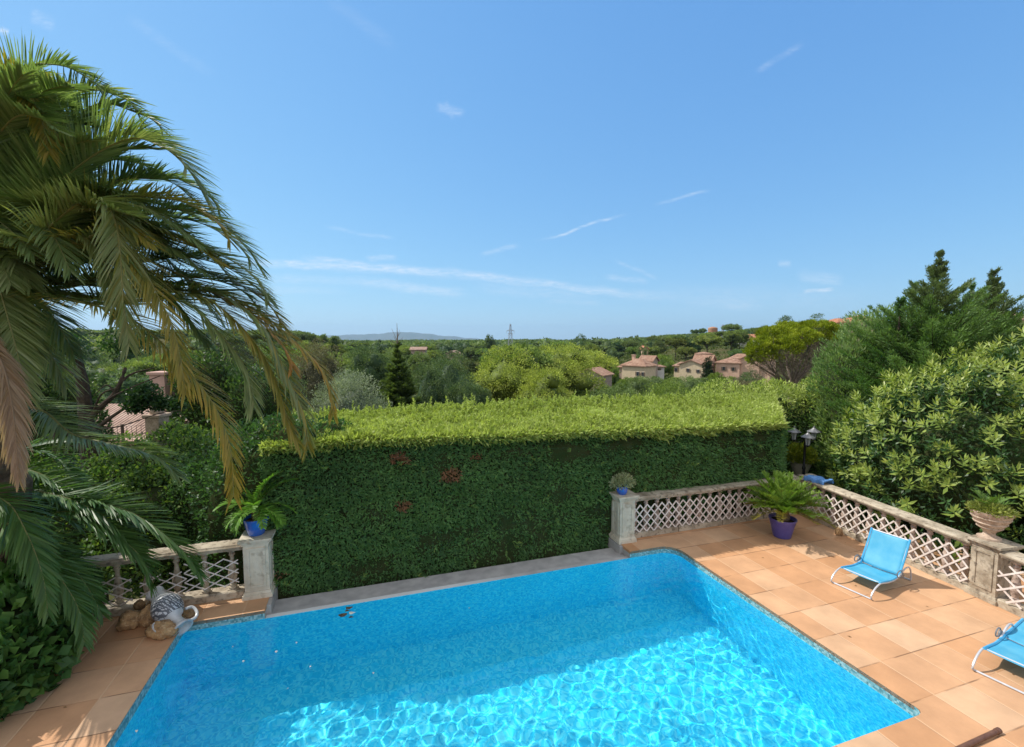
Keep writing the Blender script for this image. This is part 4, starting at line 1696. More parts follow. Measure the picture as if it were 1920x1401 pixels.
for tip_, mid_, dd_, cc_, tc_ in (((305, 245), (170, 200), 7.8, GREEN, None), ((350, 318), (235, 262), 6.6, GREEN, OLIVE), ((412, 395), (290, 330), 7.9, GREEN, None), ((432, 455), (310, 372), 6.8, OLIVE, YEL),
                              ((470, 492), (340, 410), 8.0, GREEN, None), ((502, 560), (385, 470), 7.0, GREEN, OLIVE), ((528, 610), (410, 520), 7.7, OLIVE, YEL), ((548, 690), (440, 572), 7.2, OLIVE, ORG)):
    a_, b_ = np.array(mid_, float), np.array(tip_, float)
    s_ = np.array([30., 470.])
    hero([tuple(s_ * .6 + a_ * .4 + np.array([0, -45])), tuple(a_), tuple(a_ * .45 + b_ * .55 + np.array([10, -14])), tuple(a_ * .15 + b_ * .85 + np.array([8, -8])), tip_], dd_, dd_ - .2, cc_, root_pt=C0, vee=.35, ll=.60, n=125, tipcol=tc_, tipstart=.5)
# lower left: green frond running down to the right, and the dead one at the edge
hero([(-30, 720), (34, 753), (86, 774), (137, 815), (206, 832), (292, 856), (334, 894)], 7.3, 7.1, GREEN, vee=.25, ll=.62, n=130, droop=.3)
hero([(-60, 560), (-20, 640), (6, 690), (22, 760), (30, 830), (36, 895)], 5.6, 5.3, TAN, label='dead pinkish tan frond hanging straight down at the left picture edge', vee=.0, ll=.42, n=120, droop=.6, a0=32, a1=10, lw=.018, rcol=(.35, .24, .15))
hero([(-60, 540), (-30, 620), (-4, 680), (10, 740), (18, 800)], 5.8, 5.5, TAN, label='second dead tan frond hanging beside the first at the left edge', vee=.0, ll=.40, n=100, droop=.6, a0=30, a1=10, lw=.018, rcol=(.35, .24, .15))
# the inner crown: fronds whose tips hang inside the outline
rp_ = np.random.RandomState(77)
k = 0
while k < 54:
    ty = rp_.uniform(130, 480) if k % 5 < 2 else rp_.uniform(440, 745)
    lim = np.interp(ty, [85, 130, 200, 300, 400, 500, 600, 640, 725], [0, 90, 240, 340, 400, 450, 470, 430, 300]) - 25
    tx = rp_.uniform(-70, lim) if k % 5 >= 2 else lim * rp_.uniform(.35, 1)
    dt = rp_.uniform(4.9, 7.4) if tx > 150 else rp_.uniform(4.7, 6.2)
    tipp = P(tx, ty, dt)
    o_ = PC + Vector((rp_.uniform(-.2, .25), rp_.uniform(-.3, .3), rp_.uniform(-.3, .2)))
    ch = (tipp - o_).length
    if ch < 1.3:
        continue
    lift = .10 + .16 * rp_.rand() + (.10 if tipp.z < PC.z else 0)
    q1 = o_.lerp(tipp, .30) + Vector((0, 0, ch * lift * 1.1))
    q2 = o_.lerp(tipp, .62) + Vector((0, 0, ch * lift * 1.15))
    q3 = o_.lerp(tipp, .86) + Vector((0, 0, ch * lift * .55))
    tt_y = ty > 400 and rp_.rand() < .45
    make_frond(palm, po_, [tuple(o_), tuple(q1), tuple(q2), tuple(q3), tuple(tipp)], 'frond', n=int(46 * ch + 50), ll=.52, lw=.019, vee=.35 if ty < 420 else .15,
               droop=.02 + (.06 if ty > 420 else 0), bare=.08, cols=OLIVE if tt_y else GREEN, r0=.03, tipcol=YEL if tt_y and rp_.rand() < .2 else None)
    k += 1
print('palm inner fronds', k)

# the low palm beside the left terrace
KP = 1.0
PC2 = P(-110, 985, 6.3)
palm2 = empty('low_palm', (PC2.x, PC2.y, 0), 'low dark green feather palm spreading over the left balustrade and bush', 'palm tree')
palm, po_ = palm2, (PC2.x, PC2.y, 0)
mb = MB()
mb.tube([(0, 0, -.1 + .12 * i) for i in range(int(PC2.z / .12) + 1)], [.17 + .02 * (i % 2) for i in range(int(PC2.z / .12) + 1)], 16)
mb.build('trunk', 'palm_bark', palm2)
DG = ((.055, .125, .035), (.09, .18, .045), (.13, .23, .06))
C2 = tuple(PC2)
hero([(-40, 950), (0, 972), (70, 1030), (124, 1100), (150, 1150), (158, 1205)], 5.6, 5.3, DG, root_pt=C2, vee=.15, ll=.50, lw=.026, droop=.2, n=120)
hero([(-20, 985), (70, 968), (135, 960), (185, 980), (232, 1014), (270, 1053), (284, 1100)], 6.2, 6.2, DG, root_pt=C2, vee=.25, ll=.52, lw=.026, n=130)
hero([(60, 950), (160, 935), (230, 955), (270, 975), (309, 1003), (347, 1038), (376, 1080)], 6.5, 6.45, DG, root_pt=C2, vee=.30, ll=.48, lw=.026, n=130)
hero([(-40, 900), (40, 880), (110, 905), (150, 930), (190, 985)], 6.6, 6.6, DG, root_pt=C2, vee=.35, ll=.5, lw=.026)
hero([(-60, 930), (10, 940), (50, 1000), (80, 1080), (90, 1150)], 5.4, 5.1, DG, root_pt=C2, vee=.15, ll=.46, lw=.026, droop=.25)
hero([(-60, 900), (20, 850), (90, 850), (130, 880), (160, 930)], 7.0, 7.0, DG, root_pt=C2, vee=.35, ll=.42)
hero([(-10, 1000), (60, 1010), (120, 1050), (160, 1095), (190, 1150)], 5.8, 5.6, DG, root_pt=C2, vee=.2, ll=.46, lw=.026, n=110)
hero([(20, 925), (110, 930), (190, 965), (240, 1010), (262, 1040)], 6.3, 6.3, DG, root_pt=C2, vee=.3, ll=.5, lw=.026, n=120)
for i in range(16):
    az = i * 2.4
    pts = arc_pts(PC2 + Vector((0, 0, .05)), az, math.radians(R.uniform(5, 75)), R.uniform(1.2, 1.9), math.radians(85))
    if pts[-1][0] > -5.2:
        continue
    make_frond(palm2, po_, pts, 'frond', n=80, ll=.42, lw=.020, vee=.3, droop=.05, bare=.08, cols=DG, r0=.016)

# ================================================================== leafy masses


def lumpy(root, name, blobs, inset=.72, mat='twig_core', seed=0, z0=None):
    """dark twiggy inside of a bush"""
    import bmesh
    bm = bmesh.new()
    for (c, r) in blobs:
        q = bmesh.ops.create_icosphere(bm, subdivisions=3, radius=1)['verts']
        for v in q:
            k = 1 + .16 * mnoise.noise(v.co * 2.1 + Vector((seed, c[0], c[1])))
            v.co = Vector((c[0] + v.co.x * r[0] * inset * k, c[1] + v.co.y * r[1] * inset * k, c[2] + v.co.z * r[2] * inset * k))
    me = bpy.data.meshes.new(name)
    bm.to_mesh(me)
    bm.free()
    return link_mesh(name, me, mat, root, smooth=True)


def ell_shell(blobs, n, depth=.2, noise_amp=.14, nscale=1.6, seed=0):
    """points on and just inside the outside of a union of ellipsoids, with outward directions"""
    area = np.array([(r[0] * r[1] + r[0] * r[2] + r[1] * r[2]) for _, r in blobs])
    cnt = (n * area / area.sum()).astype(int)
    Pn, On = [], []
    for i, ((c, r), m) in enumerate(zip(blobs, cnt)):
        d = rnd_dirs(m)
        r_ = np.array(r)
        k = 1 + noise_amp * vnoise(d * r_ + np.array(c), nscale, seed)
        q = np.array(c) + d * r_ * (k * (1 - depth * R.rand(m) ** 1.6))[:, None]
        o = unit(d / r_)
        keep = np.ones(m, bool)
        for j, (c2, r2) in enumerate(blobs):
            if j != i:
                keep &= (((q - np.array(c2)) / (np.array(r2) * .86)) ** 2).sum(1) > 1
        Pn.append(q[keep])
        On.append(o[keep])
    return np.concatenate(Pn), np.concatenate(On)


def bush(name, loc, blobs, n, leaf, lw, cols, label, cat, mat='leaf_near', up=.4, spread_=.8, jit=.2, depth=.25, core=True, nscale=1.6, namp=.14, colnoise=None, group=None, stems=0, topcols=None):
    """blobs in world coordinates"""
    loc = np.array(loc, float)
    root = empty(name, loc, label, cat, group)
    bl = [((c[0] - loc[0], c[1] - loc[1], c[2] - loc[2]), r) for c, r in blobs]
    q, o = ell_shell(bl, n, depth, namp, nscale)
    D = unit(o * .7 + spread_ * rnd_dirs(len(q)) + np.array([0, 0, up]))
    v, f = leaves(q, D, leaf * (.6 + .8 * R.rand(len(q))), lw * (.7 + .6 * R.rand(len(q))))
    kk = R.rand(len(q))
    if colnoise:
        kk = np.clip(.5 + .45 * vnoise(q, colnoise, 3) + .25 * R.randn(len(q)), 0, 1)
    cc = mixcol(cols, kk, jit)
    if topcols:      # sunlight on the clipped top put into the leaf colour
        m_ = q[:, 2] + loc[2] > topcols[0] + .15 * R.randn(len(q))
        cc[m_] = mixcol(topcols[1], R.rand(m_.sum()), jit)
    np_mesh('foliage', v, f, cc, mat, root)
    if core:
        lumpy(root, 'branches', bl)
    if stems:
        mb = MB()
        for i in range(stems):
            c, r = bl[i % len(bl)]
            mb.tube([(R.uniform(-.15, .15), R.uniform(-.15, .15), 0), (c[0] * .5, c[1] * .5, c[2] * .5), (c[0], c[1], c[2])], [.06, .045, .02], 7)
        mb.build('trunk', 'bark', root)
    return root


# ---- the clipped hedge along the overflow edge
HT = .70
hedge_root = empty('hedge', W(-2, HT + 1, -1.9), 'long clipped conifer hedge behind the pool, dark green face and sunlit yellow-green top', 'hedge')
hl = np.array(W(-2, HT + 1, -1.9))
Uv, Vv_ = np.array(U), np.array(V)
A0v = np.array(A0)


def hpos(s, t, z):
    return A0v + s[:, None] * Uv + t[:, None] * Vv_ + np.array([0, 0, 1.0]) * z[:, None]


def htop(s, t):
    """height of the hedge top"""
    b = np.interp(s, [-8.6, -6.3, -2.7, 2.4, 5.5], [2.34, 2.40, 2.29, 2.17, 2.16])
    back = np.clip((t - HT) / 2.2, 0, 1)
    edge = 1 - np.clip((t - HT) / .28, 0, 1)
    return b + back * np.interp(s, [-8, -6, -2, 5], [.06, .08, .28, .30]) - .03 * edge ** 2


HPROTO = []
S0, S1 = -7.4, 3.55
# front face
n = 88000
s = R.uniform(S0, S1, n)
z = R.uniform(-1.5, 2.38, n)
p3 = np.stack([s, z, 0 * s], 1)
dis = .06 * vnoise(p3, 1.5, 2) + .03 * vnoise(p3, 5, 4) + .05 * vnoise(p3 * np.array([.5, 3.0, 1]), 2.0, 14)
t = HT + dis * 1.0 + .05 * R.rand(n) + .10 * np.clip(z - 1.7, 0, 1)
z = np.minimum(z, htop(s, t) - .02)
hol = vnoise(p3 * np.array([.6, 1.7, 1]), 1.5, 21) + .5 * vnoise(p3, 4.0, 23)
keep_ = ~((hol > .85) & (R.rand(n) < .6))
t = t + .05 * np.clip(hol - .3, 0, 1)
s, t, z, p3 = s[keep_], t[keep_], z[keep_], p3[keep_]
n = len(s)
C = hpos(s, t, z)
D = unit(-Vv_ * (.55 + .3 * R.rand(n, 1)) + np.array([0, 0, 1]) * (R.randn(n, 1) * .45 - .15) + Uv * R.randn(n, 1) * .8)
nr_ = unit(-Vv_ + .6 * rnd_dirs(n) + np.array([0, 0, .5]))
v1, f1 = leaves(C, D, .075 * (.6 + .8 * R.rand(n)), .026 * (.7 + .6 * R.rand(n)), nrm=nr_)
kk = np.clip(.45 + .25 * vnoise(p3, 2.4, 9) + .25 * R.randn(n), 0, 1)
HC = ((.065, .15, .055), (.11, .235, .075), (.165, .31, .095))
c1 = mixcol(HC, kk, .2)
# scorched patches
for (a, b, rad) in ((845, 890, .17), (755, 947, .13), (748, 860, .16), (893, 858, .09), (528, 1078, .09)):
    ry = ray(a, b)
    # meet the plane t = HT
    rr_ = Vector(ry)
    kq = ((A0 + V * HT) - CAM).dot(V) / rr_.dot(V)
    hp = CAM + rr_ * kq
    dd_ = C - np.array(hp)
    dd_ = np.linalg.norm(dd_ * np.array([.8, .8, 1.1]), axis=1)
    msk = dd_ < rad * (.6 + .5 * R.rand(n))
    c1[msk] = mixcol(((.24, .11, .055), (.38, .20, .11), (.18, .10, .06)), R.rand(msk.sum()), .3)
# top
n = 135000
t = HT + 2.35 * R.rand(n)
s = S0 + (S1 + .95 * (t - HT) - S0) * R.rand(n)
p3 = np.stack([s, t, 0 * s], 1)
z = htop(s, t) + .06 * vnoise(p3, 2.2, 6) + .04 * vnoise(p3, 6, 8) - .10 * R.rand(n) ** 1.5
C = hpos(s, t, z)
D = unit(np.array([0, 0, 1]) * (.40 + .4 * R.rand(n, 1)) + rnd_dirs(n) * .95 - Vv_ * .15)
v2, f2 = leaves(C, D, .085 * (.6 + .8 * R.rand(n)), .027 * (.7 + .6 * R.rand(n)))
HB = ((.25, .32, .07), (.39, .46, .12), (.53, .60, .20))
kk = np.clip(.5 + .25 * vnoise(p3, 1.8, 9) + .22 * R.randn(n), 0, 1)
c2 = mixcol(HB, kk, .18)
# overhanging fringe in the paler top colours on the front upper edge
n = 9000
s = R.uniform(S0, S1, n)
t = HT + R.uniform(-.06, .12, n)
z = htop(s, t) - R.rand(n) ** 1.8 * (.10 + .10 * np.abs(vnoise(np.stack([s, 0 * s, 0 * s], 1), 2.6, 31))) + .02
C = hpos(s, t, z)
D = unit(-Vv_ * .8 + rnd_dirs(n) * .6 + np.array([0, 0, .15]))
v3, f3 = leaves(C, D, .12 * (.6 + .8 * R.rand(n)), .03)
c3_ = mixcol(HB, R.rand(n), .18)
# long untrimmed shoots
sh = []
for i in range(150):            # stray twigs standing out of the clipped face
    s_, z_ = R.uniform(S0, S1), 2.0 - 3.2 * R.rand() ** 1.6
    base = W(s_, HT - .02, z_)
    m = 16
    dr = -Vv_ * R.uniform(.3, 1.0) + Uv * R.uniform(-1, 1) + np.array([0, 0, R.uniform(-.6, .9)])
    q = np.array(base) + np.outer(np.linspace(0, 1, m), unit(dr)) * R.uniform(.10, .24)
    vq, fq = leaves(q, unit(rnd_dirs(m) * .8 + unit(dr)), .07, .02)
    sh.append((vq, fq, mixcol(HC[1:] + HB[:1], R.rand(m), .2)))
for i in range(1000):
    s_ = R.uniform(S0, S1)
    t_ = HT + (2.3 * R.rand() if i % 3 else R.uniform(1.6, 2.4))
    h_ = R.uniform(.07, .22) + (.26 * R.rand() if R.rand() < .10 else 0)
    base = W(s_, t_, float(htop(np.array([s_]), np.array([t_]))[0]) - .03)
    m = 34
    q = np.array(base) + np.outer(np.linspace(0, 1, m), np.array([R.uniform(-.25, .25), R.uniform(-.3, .1), 1]) * h_)
    fade = 1 - np.linspace(0, 1, m) * .65
    D = unit(rnd_dirs(m) * .8 + np.array([0, 0, .9]))
    vq, fq = leaves(q, D, .10 * fade * (.7 + .6 * R.rand(m)), .024)
    sh.append((vq, fq, mixcol(HB, R.rand(m), .18)))
v4, f4, c4 = join_np(sh)
# left and right ends and back
n = 16000
e_ = R.rand(n) < .5
t = HT + 2.3 * R.rand(n)
s = np.where(e_, S0, S1 + .95 * (t - HT)) + .06 * R.randn(n)
z = R.uniform(-1.2, 2.1, n)
C = hpos(s, t, z)
D = unit(Uv * np.where(e_, -1, 1)[:, None] * .7 + rnd_dirs(n) * .8)
v5, f5 = leaves(C, D, .085 * (.6 + .8 * R.rand(n)), .028)
c5 = mixcol(HC, R.rand(n), .2)
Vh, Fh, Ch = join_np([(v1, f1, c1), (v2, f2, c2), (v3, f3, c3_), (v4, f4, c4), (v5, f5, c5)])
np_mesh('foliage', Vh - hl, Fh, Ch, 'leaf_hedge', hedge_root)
# inner mass
mb = MB()
ns_ = 60
prof = [(HT + .035, -1.9), (HT + .035, 1.72), (HT + .14, 1.88), (HT + .5, 1.94), (HT + 2.3, 2.12), (HT + 2.3, -1.9)]
sS = np.linspace(S0 + .05, S1 - .05, ns_)
for s_ in sS:
    dz_ = float(htop(np.array([s_]), np.array([HT + .5]))[0]) - 2.10
    for (tt0, zz0) in prof:
        mb.v.append(tuple(W(s_ + .95 * (tt0 - HT) * max(0, (s_ - 2.5) / (S1 - 2.55)), tt0 + .03 * math.sin(s_ * 5 + zz0), zz0 + (dz_ if zz0 > 0 else 0)) - Vector(hl)))
k = len(prof)
for i in range(ns_ - 1):
    for j in range(k):
        mb.f.append((i * k + j, i * k + (j + 1) % k, (i + 1) * k + (j + 1) % k, (i + 1) * k + j))
        mb.m.append(0)
mb.f += [tuple(range(k)), tuple((ns_ - 1) * k + j for j in range(k - 1, -1, -1))]
mb.m += [0, 0]
mb.build('branches', 'twig_core', hedge_root)

# ---- second hedge turning away behind the lamp post
b0 = W(6.2, 3.4, 0)
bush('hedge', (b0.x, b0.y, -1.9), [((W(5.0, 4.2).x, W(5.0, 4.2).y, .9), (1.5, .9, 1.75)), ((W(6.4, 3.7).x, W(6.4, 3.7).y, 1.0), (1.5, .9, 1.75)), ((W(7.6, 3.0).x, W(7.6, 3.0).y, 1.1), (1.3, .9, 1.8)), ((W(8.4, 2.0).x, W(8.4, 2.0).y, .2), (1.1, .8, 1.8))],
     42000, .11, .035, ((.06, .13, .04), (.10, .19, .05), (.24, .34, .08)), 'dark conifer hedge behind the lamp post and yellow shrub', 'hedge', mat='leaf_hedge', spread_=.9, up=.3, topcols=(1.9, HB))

# ---- glossy light-green shrub right of the terrace: shoots with whorled long leaves
LB = [((9.5, 9.4, 1.2), (1.9, 1.8, 2.2)), ((11.3, 10.0, 2.0), (1.9, 1.8, 2.0)), ((8.75, 10.3, .9), (1.25, 1.3, 1.9)), ((12.2, 9.2, 1.2), (1.8, 1.8, 2.2)), ((10.4, 8.0, .4), (1.5, 1.1, 1.5)), ((10.2, 10.4, 2.0), (1.5, 1.4, 1.6)), ((12.0, 7.6, .3), (1.6, 1.2, 1.6))]
lroot = empty('laurel_shrub', (10.4, 9.6, -1.9), 'big rounded shrub with glossy yellow-green shoots behind the right balustrade', 'shrub')
lo = np.array((10.4, 9.6, -1.9))
q, o = ell_shell(LB, 3600, .22, .13, 1.5, 4)
vis = (o @ unit(np.array([-.6, -.6, .3]))) > -.45
q, o = q[vis], o[vis]
parts = []
for i in range(len(q)):
    hgt_ = np.clip((q[i][2] + .2) / 3.2, 0, 1)
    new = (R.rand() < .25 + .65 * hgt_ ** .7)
    ax_ = unit(o[i] * .75 + np.array([0, 0, .75]) + .30 * R.randn(3))
    m = 15 if new else 11
    Ls = R.uniform(.14, .26) if new else R.uniform(.08, .16)
    a = np.arange(m) * 2.4 + R.rand() * 6
    e1 = unit(np.cross(ax_, np.array([.3, .2, .9])))
    e2 = np.cross(ax_, e1)
    fr = np.linspace(0, 1, m)
    base = q[i] + np.outer(fr * Ls, ax_)
    opening = np.radians(82 - 58 * fr)[:, None]
    rad = np.cos(a)[:, None] * e1 + np.sin(a)[:, None] * e2
    D = unit(ax_ * np.cos(opening) + rad * np.sin(opening) + .08 * R.randn(m, 3))
    ll = (.19 if new else .15) * (1 - .35 * fr) * (.85 + .3 * R.rand(m))
    vq, fq = leaves(base, D, ll, ll * .30, nrm=np.cross(D, np.cross(ax_, D)) + .2 * R.randn(m, 3), fold=-.18)
    if new:
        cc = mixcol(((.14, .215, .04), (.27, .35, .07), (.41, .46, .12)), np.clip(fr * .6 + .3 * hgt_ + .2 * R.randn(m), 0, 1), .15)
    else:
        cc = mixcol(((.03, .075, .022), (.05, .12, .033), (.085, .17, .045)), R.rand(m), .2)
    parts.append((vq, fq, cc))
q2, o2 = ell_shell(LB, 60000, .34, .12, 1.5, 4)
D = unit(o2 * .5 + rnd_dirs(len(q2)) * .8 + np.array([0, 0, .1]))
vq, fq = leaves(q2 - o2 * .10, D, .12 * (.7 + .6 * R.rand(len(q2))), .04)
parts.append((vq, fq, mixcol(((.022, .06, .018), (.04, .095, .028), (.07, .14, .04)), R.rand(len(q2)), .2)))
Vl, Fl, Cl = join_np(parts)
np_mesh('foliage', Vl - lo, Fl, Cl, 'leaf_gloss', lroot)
lumpy(lroot, 'branches', [((c[0] - lo[0], c[1] - lo[1], c[2] - lo[2]), r) for c, r in LB], .66)

# ---- feathery conifers behind it


def conifer(base, h, r_base, label, n_br=230, spire=.22, cols=((.06, .12, .04), (.11, .20, .06), (.18, .28, .09)), zlow=.05, name='conifer_tree', sub=44, group=None, nl=.095, topcol=None, dens=1.0, tilt=24, slope=.72):
    root = empty(name, base, label, 'conifer tree', group)
    mb = MB()
    mb.tube([(0, 0, 0), (.03, 0, h * .4), (0, .02, h * .8), (0, 0, h * .985)], [.16 * h / 7, .12 * h / 7, .045 * h / 7, .008], 9)
    parts, br = [], MB()
    for i in range(n_br):
        f = zlow + (.985 - zlow) * (i / n_br)
        z0 = f * h
        dzt = (1 - f) * h
        wh = (dzt * 3.1) % 1.0
        if .7 < dzt < 2.4 and wh > .5:
            continue
        if dzt < 1.1 and R.rand() < .60:
            continue
        L = min(r_base * (.80 + .20 * (1 - f)), .05 + slope * (.42 * dzt if dzt < .6 else 1.0 * dzt - .348)) * R.uniform(.65, 1.15) + .03
        az = i * 2.39996 + R.uniform(-.3, .3)
        el = math.radians(R.uniform(tilt - 12, tilt + 12) + 22 * f ** 2 + 14 * (dzt < 1.2))
        pts = arc_pts((0, 0, z0), az, el, L, math.radians(-8 + 16 * (1 - f)), n=4)
        c, _ = catmull(pts, max(6, int(sub * dens * (.4 + .6 * L / r_base))))
        br.tube([tuple(c[0]), tuple(c[len(c) // 2]), tuple(c[-1])], [.018, .010, .003], 4, cap=False)
        m = len(c)
        T = unit(np.gradient(c, axis=0))
        side = unit(np.cross(T, np.array([0, 0, 1.0])))
        w = np.linspace(0, 1, m)
        for sgn in (-1, 1, 0):
            sp_l = (.20 * L * (1 - w) ** .8 + .02) * (.6 + .8 * R.rand(m))
            # each side twig carries leaf sprays
            for j in (0.25, .55, .85):
                b = c + (side * sgn * (sp_l * j)[:, None] if sgn else np.array([0, 0, .02]) * j) + T * (sp_l * j * .7)[:, None] + np.array([0, 0, 1]) * (.10 * sp_l * j)[:, None] + .02 * R.randn(m, 3)
                D = unit(T * .9 + side * sgn * .7 + .35 * R.randn(m, 3) + np.array([0, 0, .25]))
                vq, fq = leaves(b, D, nl * (.6 + .8 * R.rand(m)) * (.35 + .65 * min(1, dzt / 1.8)), nl * .22, nrm=np.tile(np.array([0, 0, 1.0]), (m, 1)) + .7 * R.randn(m, 3))
                k_ = np.clip(w * .7 + .25 * R.randn(m) + .15, 0, 1)
                cc = mixcol(cols, k_, .2)
                if topcol is not None and f > 1 - spire:
                    cc = cc * .5 + np.array(topcol) * .5
                parts.append((vq, fq, cc))
    Vc, Fc, Cc = join_np(parts)
    mb.build('trunk', 'bark', root)
    br.build('branches', 'bark', root)
    np_mesh('foliage', Vc, Fc, Cc, 'leaf_near', root)
    return root


def con_at(px, pyt, d, r, label, zb=-2.0, **kw):
    top = P(px, pyt, d)
    return conifer((top.x, top.y, zb), top.z - zb, r, label, **kw)


con_at(1762, 470, 12.2, 3.0, 'tallest feathery conifer with a bare pointed tip behind the glossy shrub', n_br=420, topcol=(.14, .15, .09), zlow=.12, sub=70)
con_at(1866, 504, 12.8, 2.8, 'second pointed conifer at the right, a little lower than the tallest one', n_br=380, topcol=(.12, .12, .08), zlow=.12, sub=56)
con_at(1822, 522, 14.0, 2.0, 'slim conifer with a slanting tip between the two pointed conifers', n_br=180, zlow=.2)
con_at(1690, 552, 12.3, 2.2, 'shorter conifer left of the tallest one, its tips fanning out', n_br=240, zlow=.12, cols=((.03, .08, .025), (.07, .15, .04), (.12, .23, .06)))
con_at(1715, 528, 13.4, 2.0, 'conifer close behind the left shoulder of the tallest one', n_br=200, zlow=.15)
# soft light conifer mass at the hedge's end
CB = [((10.1, 13.5, 2.2), (1.15, 1.2, 2.25)), ((11.3, 13.9, 2.6), (1.4, 1.2, 2.5)), ((10.9, 13.2, 1.7), (1.6, 1.5, 2.5)), ((10.0, 12.9, 1.0), (1.15, 1.1, 2.2)), ((12.2, 13.2, 2.0), (1.7, 1.5, 2.6)), ((9.6, 12.2, .5), (.95, .9, 1.9)), ((10.8, 12.2, 1.3), (1.4, 1.2, 2.2)), ((13.2, 13.2, 2.2), (1.6, 1.4, 2.6))]
cr = bush('cypress_shrub', (9.2, 12.6, -2), CB, 100000, .14, .030, ((.08, .16, .045), (.16, .26, .08), (.28, .38, .14)), 'soft feathery light green cypress mass between the hedge and the conifers', 'shrub', up=.75, spread_=.65, depth=.28, colnoise=1.3, nscale=2.2, namp=.16)

# ---- left: bushes behind the balustrade and the leafy corner
bush('bay_shrub', (-5.6, 8.9, -1.9), [((-4.75, 7.85, .75), (.75, .55, 1.6)), ((-3.72, 7.72, 2.3), (.55, .36, .42)), ((-3.35, 8.3, 2.35), (.5, .5, .32)), ((-4.1, 8.1, 2.4), (.5, .5, .4)), ((-4.6, 8.2, 2.0), (.7, .6, .6)), ((-4.2, 7.55, 1.4), (.55, .35, 1.1)), ((-4.6, 9.0, .7), (1.0, .9, 1.6)), ((-5.7, 9.2, .6), (1.2, .9, 1.6)), ((-4.0, 10.0, .9), (1.0, .9, 1.45)), ((-5.2, 10.4, 1.0), (1.2, .9, 1.4))], 42000, .07, .034,
     ((.03, .08, .03), (.055, .13, .04), (.10, .20, .055)), 'dark leafy shrub behind the left balustrade and blue pot', 'shrub', spread_=1.0, nscale=2.6, namp=.2)
bush('ivy_bank', (-8.5, 9.3, -1.9), [((-7.2, 9.2, .0), (1.4, .9, 1.4)), ((-9.0, 9.4, .1), (1.5, .9, 1.4)), ((-11.0, 9.4, .1), (1.6, .9, 1.5)), ((-6.6, 10.0, .75), (1.1, .8, 1.3)), ((-8.2, 10.3, .6), (1.3, .8, 1.4)), ((-7.6, 10.6, .9), (1.2, .7, 1.2))], 42000, .085, .055,
     ((.04, .09, .03), (.08, .16, .04), (.22, .32, .06)), 'ivy covered bank with sunlit patches under the tall palm', 'shrub', spread_=1.1, nscale=2.6, namp=.25)
bush('fig_bush', (-5.9, 5.1, 0), [((-6.05, 5.15, .45), (.75, .75, .62)), ((-5.95, 4.55, .35), (.6, .55, .5)), ((-6.4, 5.8, .5), (.7, .6, .7)), ((-6.7, 4.8, .5), (.7, .7, .75))], 7500, .13, .12,
     ((.04, .11, .03), (.07, .17, .04), (.13, .25, .06)), 'broad-leaved dark green bush in the bottom left corner of the terrace', 'shrub', spread_=.7, up=.5, nscale=2.6, namp=.18)

# ---- bare forked tree in front of the pink neighbour wall
tb = P(163, 800, 10.2)
root = empty('forked_tree', (tb.x, tb.y, -1.9), 'dark bare-limbed tree with forked trunk in front of the pink neighbouring wall', 'tree')


def lim(pts, r0, r1, mb):
    w = [P(a, b, d) - Vector((tb.x, tb.y, -1.9)) for a, b, d in pts]
    c, _ = catmull([tuple(x) for x in w], 14)
    mb.tube(c, [r0 + (r1 - r0) * i / 14 for i in range(len(c))], 8)


mb = MB()
mb.tube([(0, 0, -.2), tuple(P(165, 820, 10.2) - Vector((tb.x, tb.y, -1.9)))], [.17, .15], 10)
lim([(165, 822, 10.2), (160, 770, 10.2), (155, 720, 10.1), (148, 690, 10.0), (140, 640, 9.9)], .16, .07, mb)
mb.build('trunk', 'bark', root)
mb = MB()
lim([(162, 790, 10.2), (190, 762, 10.2), (214, 740, 10.3), (228, 712, 10.3), (235, 690, 10.4)], .075, .03, mb)
lim([(170, 812, 10.2), (205, 785, 10.1), (245, 758, 10.0)], .05, .025, mb)
lim([(228, 715, 10.3), (250, 700, 10.4), (290, 690, 10.5)], .03, .010, mb)
lim([(150, 705, 10.0), (120, 690, 10.0), (90, 660, 9.8)], .05, .015, mb)
lim([(205, 748, 10.2), (222, 738, 10.0), (262, 720, 9.9), (300, 705, 9.8)], .02, .008, mb)
lim([(172, 780, 10.2), (190, 740, 10.0), (220, 727, 9.9)], .025, .010, mb)
lim([(215, 738, 10.3), (200, 722, 10.2), (175, 742, 10.0)], .018, .006, mb)
lim([(180, 806, 10.2), (230, 798, 9.9), (300, 775, 9.8), (340, 770, 9.8)], .02, .006, mb)
mb.build('limbs', 'bark', root)
lc = []
for a, b, d, m, rr_ in ((270, 735, 10.2, 900, .36), (255, 760, 10.1, 600, .26), (300, 755, 10.3, 500, .24), (240, 640, 10.2, 900, .5), (330, 760, 10.3, 300, .2), (120, 650, 9.8, 700, .5)):
    c_ = np.array(P(a, b, d)) - np.array((tb.x, tb.y, -1.9))
    q = c_ + rnd_dirs(m) * rr_ * (R.rand(m, 1) ** .5) * np.array([1, 1, .7])
    vq, fq = leaves(q, rnd_dirs(m) + np.array([0, 0, -.2]), .09, .045)
    lc.append((vq, fq, mixcol(((.014, .045, .015), (.03, .08, .022), (.06, .12, .03)), R.rand(m), .2)))
vq, fq, cq = join_np(lc)
np_mesh('foliage', vq, fq, cq, 'leaf_near', root)

# ---- pink neighbouring house wall, its wire fence and the stone pillar
new_mat('pink_render', (.62, .40, .33), .9, .1, var=(.50, .32, .26), vscale=2, bump=.3, bscale=18)


